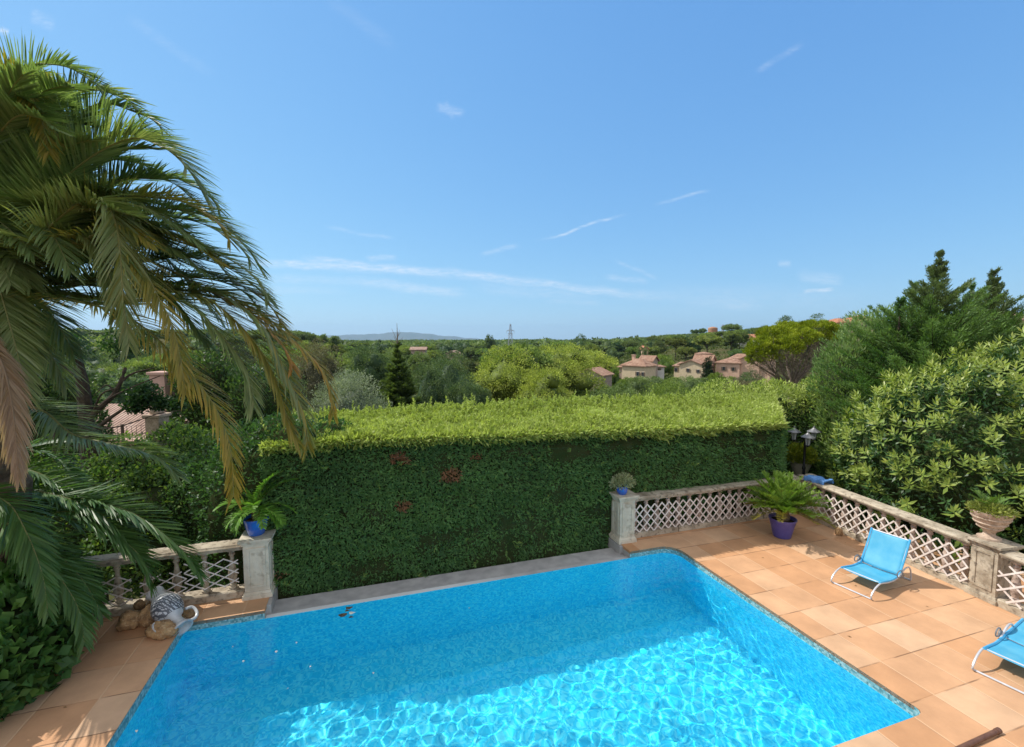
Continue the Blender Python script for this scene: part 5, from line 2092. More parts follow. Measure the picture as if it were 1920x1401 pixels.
def tile_mat(name, c1, c2, c3, sx=3.0):
    m = bpy.data.materials.new(name)
    nt, N, L = nodes(m)
    out = N.new('ShaderNodeOutputMaterial')
    b = N.new('ShaderNodeBsdfPrincipled')
    b.inputs['Roughness'].default_value = .9
    b.inputs['Specular IOR Level'].default_value = .1
    tcn = N.new('ShaderNodeTexCoord')
    n1 = N.new('ShaderNodeTexNoise')
    n1.inputs['Scale'].default_value = 1.3
    n1.inputs['Detail'].default_value = 8
    n1.inputs['Roughness'].default_value = .75
    L.new(tcn.outputs['Object'], n1.inputs['Vector'])
    r = N.new('ShaderNodeValToRGB')
    r.color_ramp.elements[0].position = .32
    r.color_ramp.elements[0].color = (*c1, 1)
    r.color_ramp.elements[1].position = .68
    r.color_ramp.elements[1].color = (*c3, 1)
    e = r.color_ramp.elements.new(.5)
    e.color = (*c2, 1)
    L.new(n1.outputs[0], r.inputs[0])
    L.new(r.outputs[0], b.inputs['Base Color'])
    wv = N.new('ShaderNodeTexWave')
    wv.bands_direction = 'X'
    wv.inputs['Scale'].default_value = sx
    wv.inputs['Distortion'].default_value = .4
    L.new(tcn.outputs['Object'], wv.inputs['Vector'])
    bpn = N.new('ShaderNodeBump')
    bpn.inputs['Strength'].default_value = .9
    bpn.inputs['Distance'].default_value = .06
    L.new(wv.outputs[0], bpn.inputs['Height'])
    L.new(bpn.outputs[0], b.inputs['Normal'])
    L.new(b.outputs[0], out.inputs[0])
    MATS[name] = m


tile_mat('roof_tiles', (.22, .12, .085), (.40, .24, .17), (.52, .36, .26))
tile_mat('roof_red', (.36, .13, .07), (.50, .22, .13), (.58, .33, .22))
tile_mat('roof_pink', (.26, .17, .13), (.40, .27, .21), (.50, .36, .29), 2.2)

nb = P(190, 800, 15.0)
root = empty('neighbour_house', (nb.x, nb.y, -2.2), 'pink rendered neighbouring house with a pinkish ribbed tile roof seen through the palm', 'house')
mb = MB()
mb.box((-3.3, 4.0, 1.2), (11, 6, 3.0))
mb.build('wall', 'pink_render', root)
mb = MB()
ez_, rz2 = 2.4, 3.6
mb.add([(-8, .6, ez_), (2.5, .6, ez_), (2.2, 4.0, rz2), (-7.6, 4.0, rz2), (-8, .6, ez_ - .14), (2.5, .6, ez_ - .14), (2.5, 7.4, ez_ - .14), (-8, 7.4, ez_ - .14), (-8, 7.4, ez_), (2.5, 7.4, ez_)],
       [(0, 1, 2, 3), (4, 5, 1, 0), (1, 5, 6, 9), (3, 2, 9, 8), (0, 3, 8), (1, 9, 2), (0, 8, 7, 4), (8, 9, 6, 7), (4, 7, 6, 5)])
mb.build('roof', 'roof_pink', root)
for wx in (-5.5, -2.6):
    mb = MB()
    mb.box((wx, .985, 1.55), (1.0, .05, 1.2))
    w_ = mb.build('window', 'trellis_white', root)
    mb = MB()
    mb.box((wx, .955, 1.55), (.84, .02, 1.04))
    mb.build('pane', 'dark_glass' if 'dark_glass' in MATS else new_mat('dark_glass', (.03, .035, .04), .15, .6).name, w_)
for q_, (px_, py_, d_, r_x) in enumerate(((-30, 660, 13.0, 1.3), (60, 672, 13.2, 1.0), (128, 690, 13.4, .62), (385, 655, 13.0, 1.0), (470, 690, 12.6, 1.1))):
    t_ = P(px_, py_, d_)
    bush('shrub', (t_.x, t_.y, -1.9), [((t_.x, t_.y, t_.z - 1.3), (r_x, .8, 1.3)), ((t_.x + .3, t_.y - .1, t_.z - 2.6), (r_x * 1.1, .9, 1.6)), ((t_.x - .2, t_.y, -.4), (r_x * 1.1, .9, 1.5))], 11000, .11, .055,
         ((.03, .07, .025), (.06, .12, .035), (.12, .19, .05)), ('leafy shrub at the far left edge behind the palm', 'leafy shrub left of the forked tree behind the palm', 'narrow leafy shrub touching the forked tree trunk', 'leafy shrub right of the wire fence', 'leafy shrub between the wire fence and the hedge')[q_], 'shrub', nscale=2.4, namp=.2)
# wire fence panel with posts
fn0, fn1 = P(95, 780, 11.2), P(345, 760, 12.2)
root = empty('wire_fence', (fn0.x, fn0.y, -1.9), 'rusty wire mesh fence in front of the pink neighbouring house', 'fence')
dv = (fn1 - fn0)
dv.z = 0
Lf = dv.length
dv.normalize()
mb = MB()
zt_ = 3.75
for i in range(int(Lf / .10) + 1):
    p = dv * (i * .10)
    mb.beam(p + Vector((0, 0, .8)), p + Vector((0, 0, zt_)), .007, .007, up=Vector((0, 1, 0)))
for i in range(15):
    z = .8 + i * .21
    mb.beam(Vector((0, .006, z)), dv * Lf + Vector((0, .006, z)), .007, .007)
new_mat('rusty_wire', (.10, .075, .065), .8, .2, var=(.16, .10, .07), vscale=12)
mb.build('wire_mesh', 'rusty_wire', root)
for i in range(5):
    mb = MB()
    p = dv * (Lf * i / 4)
    mb.box(p + Vector((0, .03, 1.9)), (.05, .05, 3.8))
    mb.build('post', 'rusty_wire', root)
sp2 = P(296, 810, 10.9)
mb = MB()
zt2 = P(296, 782, 10.9).z
mb.box((0, 0, (zt2 + 1.9) / 2), (.34, .34, zt2 + 1.9))
mb.box((0, 0, zt2 + 1.9 + .04), (.42, .42, .08))
mb.lathe([(.14, zt2 + 1.98), (.15, zt2 + 2.05), (.10, zt2 + 2.16), (.02, zt2 + 2.2)], 12)
o = mb.build('stone_pillar', 'stone_urn', bevel=.02)
o.location = (sp2.x, sp2.y, -1.9)
tag(o, 'weathered round-topped stone pillar among the leaves in front of the wire fence', 'pillar')
mb = MB()
pk = P(306, 730, 12.9)
mb.box((0, 0, 2.6), (.42, .42, 5.2))
mb.box((0, 0, 5.24), (.52, .52, .08))
o = mb.build('gate_pillar', 'pink_render', bevel=.01)
o.location = (pk.x, pk.y, -2.1)
tag(o, 'square pink rendered pillar right of the wire fence', 'pillar')

# ================================================================== background trees


def crown(blobs, nclump, nleaf, cr_, leaf, lw, cols, up=.35, spread_=.8, flat=1.0, under=.3, core=.80):
    """leaf clumps on the outside of blobs: verts, quads, colours"""
    q, o = ell_shell(blobs, nclump, .18, .12, 1.2 / max(.3, cr_))
    keep = (o[:, 2] > -.55) | (R.rand(len(o)) < under)
    q, o = q[keep], o[keep]
    m = len(q)
    ck = np.clip(.5 + .28 * R.randn(m), 0, 1)
    Cc = np.repeat(q, nleaf, 0)
    Oc = np.repeat(o, nleaf, 0)
    d = rnd_dirs(m * nleaf)
    Pn = Cc + d * cr_ * (.5 + .5 * R.rand(m * nleaf, 1)) * np.array([1, 1, .75 * flat])
    D = unit(d * .7 + Oc * .4 + spread_ * rnd_dirs(m * nleaf) * .6 + np.array([0, 0, up]))
    v, f = leaves(Pn, D, leaf * (.6 + .8 * R.rand(len(Pn))), lw * (.7 + .6 * R.rand(len(Pn))))
    kk = np.clip(np.repeat(ck, nleaf) + .14 * R.randn(len(Pn)), 0, 1)
    out = [(v, f, mixcol(cols, kk, .15))]
    if core:
        for (c, r) in blobs:      # twiggy inside of each head, so that the sky does not show through it
            nu, nv_ = 10, 7
            th, ph = np.meshgrid(np.linspace(0, 2 * np.pi, nu, endpoint=False), np.linspace(.12, np.pi - .12, nv_))
            q = np.stack([np.cos(th) * np.sin(ph), np.sin(th) * np.sin(ph), np.cos(ph)], -1).reshape(-1, 3)
            q = np.array(c) + q * np.array(r) * core * (1 + .12 * R.randn(len(q), 1))
            i_ = np.arange(nu * nv_).reshape(nv_, nu)
            fq = np.stack([i_[:-1], i_[1:], np.roll(i_, -1, 1)[1:], np.roll(i_, -1, 1)[:-1]], -1).reshape(-1, 4)
            out.append((q, fq, np.tile(np.asarray(cols[0]) * .8, (len(fq), 1))))
    return join_np(out)


PINE = ((.10, .15, .045), (.18, .25, .065), (.29, .35, .10))
YPINE = ((.20, .26, .05), (.36, .43, .08), (.52, .56, .13))
OAK = ((.065, .115, .05), (.11, .17, .07), (.18, .24, .10))
MID = ((.11, .165, .06), (.18, .25, .09), (.27, .34, .13))
OLIVEC = ((.17, .21, .14), (.27, .32, .22), (.38, .43, .31))
GREYB = ((.10, .10, .055), (.17, .16, .09), (.25, .23, .14))
CYP = ((.015, .032, .014), (.028, .05, .018), (.045, .07, .024))
LIGHT = ((.10, .17, .03), (.17, .25, .045), (.26, .33, .07))


def blobs_for(kind, rs):
    """unit tree, height 1"""
    if kind == 'dome':        # stone pine: flattened dome of puffs
        b = [((0, 0, .80), (.34, .34, .15))]
        for i in range(7):
            a = i * .9 + rs.rand()
            b.append(((.26 * math.cos(a), .26 * math.sin(a), .72 + .1 * rs.rand()), (.17, .17, .12)))
        return b
    if kind == 'round':
        b = [((0, 0, .59), (.30, .30, .40))]
        for i in range(9):
            a, z = i * 2.4, .35 + .5 * rs.rand()
            rr = .24 * math.sin(math.pi * min(z, .9)) + .04
            b.append(((rr * math.cos(a), rr * math.sin(a), z), (.16, .16, .14)))
        return b
    if kind == 'column':
        return [((0, 0, .35), (.085, .085, .36)), ((0, 0, .62), (.07, .07, .36)), ((.01, 0, .2), (.08, .08, .2))]
    if kind == 'low':
        b = [((0, 0, .50), (.5, .5, .50))]
        for i in range(6):
            a = i * 1.05 + rs.rand()
            b.append(((.38 * math.cos(a), .38 * math.sin(a), .42 + .24 * rs.rand()), (.28, .28, .32)))
        return b
    if kind == 'loose':
        b = []
        for i in range(13):
            a, z = i * 2.4 + rs.rand(), .30 + .62 * rs.rand()
            rr = (.30 * (1.05 - abs(z - .5)) * rs.uniform(.5, 1))
            b.append(((rr * math.cos(a), rr * math.sin(a), z), (.15, .15, .12)))
        return b


def trunk_mb(kind, mb, h, r, mi=0):
    rs = np.random.RandomState(3)
    if kind in ('dome', 'loose', 'round'):
        zt = .62 * h if kind == 'dome' else .45 * h
        mb.tube([(0, 0, -.05 * h), (.02 * h, 0, zt * .5), (.0, .01 * h, zt)], [r, r * .8, r * .6], 7, mi=mi)
        for i in range(6):
            a = i * 1.05 + rs.rand()
            mb.tube([(0, 0, zt * .8), (.1 * h * math.cos(a), .1 * h * math.sin(a), zt + .05 * h), (.22 * h * math.cos(a), .22 * h * math.sin(a), zt + .18 * h)], [r * .5, r * .35, r * .12], 5, mi=mi)
    else:
        mb.tube([(0, 0, -.05 * h), (0, 0, .5 * h)], [r, r * .5], 6, mi=mi)


PROTO = {}


def proto_meshes(kind, cols, nclump, nleaf, cr_, leaf, key, var):
    rs = np.random.RandomState(var * 7 + 1)
    return crown(blobs_for(kind, rs), nclump, nleaf, cr_, leaf, leaf * .5, cols)


def single_mesh_tree(kind, cols, nclump, nleaf, cr_, leaf, var):
    """crown and trunk in one mesh, unit height, for far trees too small to show parts"""
    v, f, c = proto_meshes(kind, cols, nclump, nleaf, cr_, leaf, None, var)
    mb = MB()
    trunk_mb(kind, mb, 1.0, .022)
    tv = np.array(mb.v)
    tf = np.array([q for q in mb.f if len(q) == 4])
    tcx = np.tile(np.array([.10, .08, .06]), (len(tf), 1))
    return join_np([(v, f, c), (tv, tf, tcx)])


def hero_tree(px, pytop, d, wpx, kind, cols, label, name, zb=None, nclump=420, nleaf=42, leafpx=3.0, seed=1, group=None, cat='tree', squash=None):
    """a tree placed by its distance, its height and the width of its crown"""
    rs = np.random.RandomState(seed)
    top = P(px, pytop, d)
    zb = terr1(top.x, top.y) if zb is None else zb
    h = top.z - zb
    wid = wpx * d / F_PX
    base_w = {'dome': .86, 'round': .74, 'column': .16, 'low': 1.3, 'loose': .80}[kind]
    kx = wid / (base_w * h)
    root = empty(name, (top.x, top.y, zb), label, cat, group, rz=rs.rand() * 6)
    bl = [((c[0] * kx * h, c[1] * kx * h, c[2] * h * .97), (r[0] * kx * h, r[1] * kx * h, r[2] * h)) for c, r in blobs_for(kind, rs)]
    leaf = leafpx * d / F_PX
    v, f, c = crown(bl, nclump, nleaf, .07 * wid + .02 * h, leaf, leaf * .5, cols, core=.62)
    np_mesh('crown', v, f, c, 'leaf_dark', root)
    if kind in ('round', 'low', 'column'):
        lumpy(root, 'branches', bl, .5)
    mb = MB()
    trunk_mb(kind, mb, h, max(.12, h * .022))
    mb.build('trunk', 'bark', root)
    return root


# the mid-distance trees one can tell apart
hero_tree(950, 648, 44, 135, 'round', YPINE, 'large rounded yellow-green pine left of the twin, below the pylon', 'pine_tree', nclump=700, seed=2)
hero_tree(1048, 641, 50, 140, 'round', YPINE, 'broad yellow-green pine with several heads left of the stone farmhouse', 'pine_tree', nclump=700, seed=5)
hero_tree(1022, 684, 40, 100, 'round', YPINE, 'lower yellow-green pine between the two large ones', 'pine_tree', nclump=450, seed=8)
hero_tree(1108, 655, 96, 84, 'round', YPINE, 'yellow-green pine standing just behind and above the little stone house', 'pine_tree', nclump=400, seed=9)
hero_tree(654, 690, 23, 165, 'low', OLIVEC, 'silver-grey olive tree rising behind the left part of the hedge', 'olive_tree', nclump=900, nleaf=48, leafpx=3.6, seed=3)
hero_tree(590, 640, 34, 100, 'low', GREYB, 'pale beige feathery bush tree beside the tip of the palm', 'tamarisk_tree', nclump=700, seed=4, leafpx=3)
hero_tree(840, 652, 36, 104, 'round', OAK, 'dark evergreen oak behind the spruce, left of the yellow-green pines', 'oak_tree', nclump=600, seed=6)
hero_tree(800, 672, 31, 76, 'round', OAK, 'dark oak close to the right side of the spruce', 'oak_tree', nclump=500, seed=7)
hero_tree(886, 716, 33, 70, 'round', OAK, 'low dark round oak at the foot of the left yellow-green pine', 'oak_tree', nclump=450, seed=12)
hero_tree(692, 645, 40, 84, 'round', OAK, 'dark green oak above the silver olive tree', 'oak_tree', nclump=500, seed=13)
hero_tree(655, 655, 46, 60, 'round', MID, 'mid-green oak between the slim cypress and the dark oak', 'oak_tree', nclump=400, seed=14)
hero_tree(737, 655, 52, 66, 'round', MID, 'mid-green tree behind the spruce tip', 'oak_tree', nclump=400, seed=15)
hero_tree(847, 672, 64, 40, 'round', MID, 'mid-green tree just below the small pale gabled house', 'oak_tree', nclump=300, seed=72)
hero_tree(790, 658, 62, 46, 'round', MID, 'mid-green tree hiding the foot of the pale house wall, right of the spruce', 'oak_tree', nclump=300, seed=71)
hero_tree(865, 700, 30, 60, 'low', OAK, 'dark bush under the oaks right of the spruce', 'bush', nclump=400, seed=16, cat='bush')
hero_tree(626, 632, 60, 15, 'column', CYP, 'tall slim dark cypress left of the silver olive', 'cypress_tree', nclump=300, seed=1, leafpx=2)
hero_tree(711, 635, 110, 8, 'column', CYP, 'short dark cypress on the slope below the far blue hills', 'cypress_tree', nclump=160, nleaf=24, seed=1, leafpx=1.6)
hero_tree(1328, 666, 84, 18, 'column', CYP, 'dark cypress right beside the gabled cream house', 'cypress_tree', nclump=260, seed=1, leafpx=1.8)
hero_tree(1200, 641, 104, 11, 'column', MID, 'pale green cypress behind the stone farmhouse, left of a pair', 'cypress_tree', nclump=200, nleaf=24, seed=1, leafpx=1.6)
hero_tree(1210, 646, 104, 10, 'column', MID, 'pale green cypress behind the stone farmhouse, right of a pair', 'cypress_tree', nclump=200, nleaf=24, seed=2, leafpx=1.6)
hero_tree(1152, 683, 84, 22, 'low', LIGHT, 'bright yellow-green bush at the left wall of the stone farmhouse', 'bush', nclump=160, seed=21, cat='bush', leafpx=1.8, zb=-5.5)
hero_tree(1240, 664, 112, 58, 'low', LIGHT, 'bright light-green tree between the farmhouse and the gabled house', 'tree', nclump=300, seed=22, leafpx=1.8)
hero_tree(1255, 712, 37, 104, 'low', LIGHT, 'wide light-green tree just above the middle of the hedge', 'tree', nclump=700, seed=23, leafpx=2.6)
hero_tree(1160, 718, 32, 80, 'low', MID, 'grey-green bush above the hedge below the farmhouse', 'bush', nclump=500, seed=24, cat='bush', leafpx=2.8)
hero_tree(1112, 734, 29, 64, 'low', OAK, 'dark low bush above the hedge under the little ruin', 'bush', nclump=400, seed=25, cat='bush', leafpx=2.8)
hero_tree(1330, 712, 44, 64, 'low', LIGHT, 'light-green bush under the gabled cream house', 'bush', nclump=420, seed=26, cat='bush', leafpx=2.4)
hero_tree(1385, 705, 40, 56, 'low', GREYB, 'dry beige bush below the long pink house', 'bush', nclump=400, seed=27, cat='bush', leafpx=2.4)
hero_tree(1412, 693, 46, 46, 'low', OAK, 'dark green bush at the foot of the umbrella pine, left side', 'bush', nclump=400, seed=28, cat='bush', leafpx=2.2)
hero_tree(1345, 698, 70, 34, 'low', LIGHT, 'small light-green bush in front of the long pink house', 'bush', nclump=240, seed=29, cat='bush', leafpx=2)
hero_tree(1200, 706, 60, 50, 'low', MID, 'mid-green bush directly below the farmhouse wall', 'bush', nclump=320, seed=31, cat='bush', leafpx=2)
hero_tree(1290, 706, 66, 60, 'low', MID, 'mid-green bush below the left side of the gabled house', 'bush', nclump=320, seed=32, cat='bush', leafpx=2)
hero_tree(1070, 712, 52, 50, 'low', MID, 'mid-green bush left of the little ruin', 'bush', nclump=320, seed=33, cat='bush', leafpx=2)
hero_tree(1478, 588, 120, 38, 'round', OAK, 'dark round tree on the skyline above the left part of the umbrella pine', 'tree', nclump=300, seed=34, leafpx=1.8)
hero_tree(1531, 587, 120, 42, 'round', OAK, 'dark round tree on the skyline above the right part of the umbrella pine', 'tree', nclump=300, seed=35, leafpx=1.8)
hero_tree(1588, 592, 130, 50, 'dome', OAK, 'flat dark tree on the skyline left of the large red roof', 'tree', nclump=300, seed=36, leafpx=1.8)
hero_tree(1372, 607, 190, 34, 'dome', MID, 'flat-topped pine on the hill right of the brown water tower', 'pine_tree', nclump=260, nleaf=30, seed=37, leafpx=1.6)
hero_tree(1388, 618, 160, 34, 'round', PINE, 'green tree on the hill left of the red-roofed white house', 'tree', nclump=260, nleaf=30, seed=38, leafpx=1.6)
hero_tree(1303, 617, 230, 14, 'dome', OAK, 'small round skyline tree left of the water tower, first of two', 'tree', nclump=120, nleaf=24, seed=39, leafpx=1.6)
hero_tree(1317, 615, 230, 14, 'dome', OAK, 'small round skyline tree nearest to the water tower on its left', 'tree', nclump=120, nleaf=24, seed=40, leafpx=1.6)
hero_tree(1088, 627, 210, 26, 'round', OAK, 'dark round tree standing above the wood just right of the pylon', 'tree', nclump=200, nleaf=28, seed=41, leafpx=1.6)
hero_tree(918, 625, 200, 18, 'round', OAK, 'dark tree head standing above the wood left of the pylon', 'tree', nclump=200, nleaf=28, seed=42, leafpx=1.6)
for px_, py_, w_, lb in ((548, 618, 30, 'round skyline pine nearest to the palm on the left ridge'), (572, 620, 24, 'second skyline pine from the palm on the left ridge'), (587, 622, 9, 'thin small skyline pine on the left ridge'),
                         (606, 624, 13, 'little lollipop-shaped pine standing alone on the left ridge'), (628, 627, 18, 'flat skyline pine at the left end of the blue hills')):
    hero_tree(px_, py_, 170, w_, 'dome', MID, lb, 'pine_tree', nclump=160, nleaf=26, seed=px_, leafpx=1.6)

hero_tree(415, 636, 15.5, 150, 'round', ((.03, .035, .03), (.06, .06, .045), (.09, .10, .06)), 'dark plum-leaved tree glimpsed between the hanging palm fronds', 'tree', nclump=700, seed=51, zb=-3, leafpx=5)
hero_tree(505, 655, 21, 120, 'round', MID, 'mid-green tree behind the palm tips left of the beige bush', 'tree', nclump=600, seed=52, zb=-4, leafpx=3.6)
for q_, (px_, py_, d_, w_) in enumerate(((1175, 708, 74, 40), (1222, 706, 76, 44), (1262, 708, 78, 40), (1318, 708, 80, 36), (1362, 705, 78, 46), (1404, 706, 76, 40), (1130, 722, 64, 40), (1090, 728, 58, 40))):
    hero_tree(px_, py_, d_, w_, 'low', (LIGHT, MID, PINE, MID)[q_ % 4], 'low garden bush in the row just below the valley houses', 'bush', nclump=240, nleaf=36, seed=60 + q_, cat='bush', leafpx=1.9, group='garden bushes below the houses')

# the spruce with its bare leader
sr = con_at(745, 640, 27, 1.5, 'pale green spruce with a thin bare tip rising above the skyline, left of centre', zb=-5.2, n_br=300, name='spruce_tree', nl=.22, sub=34, slope=.34,
            cols=((.04, .08, .025), (.09, .14, .04), (.15, .21, .055)), zlow=.1, tilt=10)
t0 = P(745, 648, 27)
mb = MB()
rl = Vector((t0.x, t0.y, -5.2))
tp = P(744, 606, 27) - rl
mb.tube([tuple(t0 - rl), tuple(P(745, 630, 27) - rl), tuple(tp)], [.045, .03, .008], 6)
for (a, b, c, d_) in ((745, 640, 734, 616), (745, 632, 752, 622), (745, 645, 738, 630), (745, 636, 749, 618), (745, 644, 756, 632), (745, 648, 731, 636)):
    mb.tube([tuple(P(a, b, 27) - rl), tuple(P(c, d_, 27) - rl)], [.018, .005], 4)
mb.build('bare_tip', 'pale_bark', sr)

# umbrella pine at the right with its fan of bare limbs
up_ = P(1482, 738, 30)
uz = terr1(up_.x, up_.y)
root = empty('umbrella_pine', (up_.x, up_.y, uz), 'umbrella pine with vivid yellow-green canopy over a fan of bare branches', 'pine tree')
rl = Vector((up_.x, up_.y, uz))
mb = MB()
j0 = P(1484, 728, 30) - rl
mb.tube([(0, 0, -.3), tuple(j0 * .6), tuple(j0)], [.26, .22, .17], 10)
mb.build('trunk', 'pale_bark', root)
UB = []
for (a, b, rx_, rz_, d_) in ((1428, 655, 26, 22, 29), (1455, 630, 30, 17, 30), (1490, 622, 34, 14, 31), (1530, 617, 32, 12, 30.5), (1562, 622, 20, 12, 30), (1470, 652, 30, 20, 28.6), (1505, 632, 28, 13, 29), (1545, 634, 22, 12, 31.5), (1418, 672, 14, 13, 29.5), (1475, 618, 24, 11, 31.5), (1566, 634, 14, 9, 29.4)):
    c = P(a, b, d_) - rl
    UB.append(((c.x, c.y, c.z), (rx_ * d_ / F_PX, rx_ * d_ / F_PX * .9, rz_ * d_ / F_PX)))
v, f, c = crown(UB, 1100, 46, core=0, cr_=.17, leaf=.15, lw=.05, cols=((.14, .19, .012), (.24, .30, .02), (.34, .38, .035)), up=.7)
np_mesh('crown', v, f, c, 'leaf_dark', root)
mb = MB()
for i in range(46):
    tgt = UB[i % len(UB)]
    e = Vector(tgt[0]) + Vector((R.uniform(-.7, .7) * tgt[1][0], R.uniform(-.7, .7) * tgt[1][1], -tgt[1][2] * .6))
    mid = j0.lerp(e, .5) + Vector((R.uniform(-.3, .3), R.uniform(-.3, .3), -.25 * R.rand()))
    r0_ = .085 if i < 10 else .035
    c_, _ = catmull([tuple(j0), tuple(j0.lerp(mid, .5) + Vector((0, 0, .1))), tuple(mid), tuple(e)], 10)
    mb.tube(c_, [r0_ * (1 - .85 * q / 10) for q in range(len(c_))], 5)
    for q in range(7):
        k_ = R.randint(4, 10)
        s_ = Vector(c_[k_])
        dr_ = Vector(R.normal(size=3)) * .35 + (e - mid).normalized() * .6
        mb.tube([tuple(s_), tuple(s_ + dr_ * .6 + Vector((0, 0, .05))), tuple(s_ + dr_ + Vector((0, 0, -.05)))], [.016, .011, .004], 4, cap=False)
mb.build('limbs', 'pale_bark', root)
# dry twiggy inside below the canopy
n = 5200
tw, ow = ell_shell([((c0_[0], c0_[1], c0_[2] - .9), (r0_[0] * .95, r0_[1], .9)) for c0_, r0_ in UB], n, .6, .1, 1)
v, f = leaves(tw, rnd_dirs(len(tw)) + np.array([0, 0, -.2]), .26, .022)
np_mesh('dry_twigs', v, f, mixcol(((.20, .15, .11), (.30, .24, .18), (.14, .11, .08)), R.rand(len(tw)), .2), 'leaf_dark', root)

# ------------------------------------------------------------------ houses across the valley
new_mat('cream_render', (.62, .50, .34), .9, .1, var=(.50, .40, .27), vscale=1.2, vdetail=8)
new_mat('rose_render', (.62, .42, .31), .9, .1, var=(.50, .33, .24), vscale=1.2, vdetail=8)
new_mat('white_render', (.66, .64, .60), .9, .1, var=(.55, .52, .48), vscale=1.2, vdetail=8)
new_mat('rubble_stone', (.46, .36, .29), .95, .1, var=(.26, .20, .16), vscale=3.0, vdetail=8)
new_mat('shutter_brown', (.12, .08, .06), .8, .2, var=(.16, .11, .08), vscale=8)
if 'dark_glass' not in MATS:
    new_mat('dark_glass', (.03, .035, .04), .15, .6)


def wing(root, x0, x1, y0, y1, h, rh, kind, wall, roof, windows=(), ov=.35, axis='x', down=6.0, rname='roof', wname='wall'):
    """one block of a house: box x0..x1, y0..y1 (y0 faces the camera), eaves at h, roof rise rh"""
    mb = MB()
    mb.box(((x0 + x1) / 2, (y0 + y1) / 2, (h - down) / 2), (x1 - x0, y1 - y0, h + down))
    if kind == 'gable_y':      # ridge runs away from the camera: gable faces it
        xm = (x0 + x1) / 2
        mb.add([(x0, y0, h), (x1, y0, h), (xm, y0, h + rh - .05)], [(0, 1, 2)])
        mb.add([(x0, y1, h), (x1, y1, h), (xm, y1, h + rh - .05)], [(0, 2, 1)])
    if kind == 'gable_x':
        ym = (y0 + y1) / 2
        mb.add([(x0, y0, h), (x0, y1, h), (x0, ym, h + rh - .05)], [(0, 2, 1)])
        mb.add([(x1, y0, h), (x1, y1, h), (x1, ym, h + rh - .05)], [(0, 1, 2)])
    mb.build(wname, wall, root)
    mb = MB()
    X0, X1, Y0, Y1 = x0 - ov, x1 + ov, y0 - ov, y1 + ov
    th = .16
    e = h - .02
    if kind == 'hip':
        r = min((X1 - X0), (Y1 - Y0)) / 2
        ym, xm = (Y0 + Y1) / 2, (X0 + X1) / 2
        if (X1 - X0) > (Y1 - Y0):
            a, b = (X0 + r * .9, ym, h + rh), (X1 - r * .9, ym, h + rh)
        else:
            a, b = (xm, Y0 + r * .9, h + rh), (xm, Y1 - r * .9, h + rh)
        vs = [(X0, Y0, e + th), (X1, Y0, e + th), (X1, Y1, e + th), (X0, Y1, e + th), a, b, (X0, Y0, e), (X1, Y0, e), (X1, Y1, e), (X0, Y1, e)]
        if (X1 - X0) > (Y1 - Y0):
            fs = [(0, 1, 5, 4), (1, 2, 5), (2, 3, 4, 5), (3, 0, 4)]
        else:
            fs = [(0, 1, 4), (1, 2, 5, 4), (2, 3, 5), (3, 0, 4, 5)]
        mb.add(vs, fs + [(6, 7, 1, 0), (7, 8, 2, 1), (8, 9, 3, 2), (9, 6, 0, 3), (9, 8, 7, 6)])
    elif kind == 'gable_y':
        xm = (x0 + x1) / 2
        vs = []
        for y in (Y0, Y1):
            vs += [(X0, y, e - ov * rh / (xm - x0) * .9), (xm, y, h + rh), (X1, y, e - ov * rh / (xm - x0) * .9), (X1, y, e + th - ov * rh / (xm - x0) * .9), (xm, y, h + rh + th), (X0, y, e + th - ov * rh / (xm - x0) * .9)]
        mb.add(vs, [(5, 4, 10, 11), (4, 3, 9, 10), (0, 6, 7, 1), (1, 7, 8, 2), (0, 1, 4, 5), (1, 2, 3, 4), (6, 11, 10, 7), (7, 10, 9, 8), (0, 5, 11, 6), (2, 8, 9, 3)])
    elif kind == 'gable_x':
        ym = (y0 + y1) / 2
        dz_ = ov * rh / (ym - y0) * .9
        vs = []
        for x in (X0, X1):
            vs += [(x, Y0, e - dz_), (x, ym, h + rh), (x, Y1, e - dz_), (x, Y1, e + th - dz_), (x, ym, h + rh + th), (x, Y0, e + th - dz_)]
        mb.add(vs, [(5, 11, 10, 4), (4, 10, 9, 3), (0, 1, 7, 6), (1, 2, 8, 7), (0, 5, 4, 1), (1, 4, 3, 2), (6, 7, 10, 11), (7, 8, 9, 10), (0, 6, 11, 5), (2, 3, 9, 8)])
    elif kind == 'shed':
        mb.add([(X0, Y0, e), (X1, Y0, e), (X1, Y1, e + rh), (X0, Y1, e + rh), (X0, Y0, e + th), (X1, Y0, e + th), (X1, Y1, e + rh + th), (X0, Y1, e + rh + th)],
               [(4, 5, 6, 7), (0, 1, 5, 4), (1, 2, 6, 5), (2, 3, 7, 6), (3, 0, 4, 7), (3, 2, 1, 0)])
    rf = mb.build(rname, roof, root)
    for (wx, wz, ww, wh) in windows:
        m1 = MB()
        m1.box((wx, y0 - .03, wz), (ww * .8 + .12, .10, wh * .8 + .12))
        wn_ = m1.build('window', 'cream_render' if wall != 'cream_render' else 'white_render', root)
        m1 = MB()
        m1.box((wx, y0 - .09, wz), (ww * .8, .03, wh * .8))
        m1.build('pane', 'dark_glass', wn_)
        for s_ in (-1, 1):
            m1 = MB()
            m1.box((wx + s_ * (ww * .4 + .16), y0 - .10, wz), (.2, .05, wh * .8))
            m1.build('shutter', 'shutter_brown', wn_)
    return rf


def chimney(rf, x, y, z, mat='rose_render'):
    m1 = MB()
    m1.box((x, y, z), (.55, .55, 1.6))
    m1.box((x, y, z + .86), (.75, .75, .12))
    m1.build('chimney', mat, rf)


def house_root(px, pyb, d, label, rz=0.0):
    p = P(px, pyb, d)
    return empty('house', tuple(p), label, 'house', rz=rz)


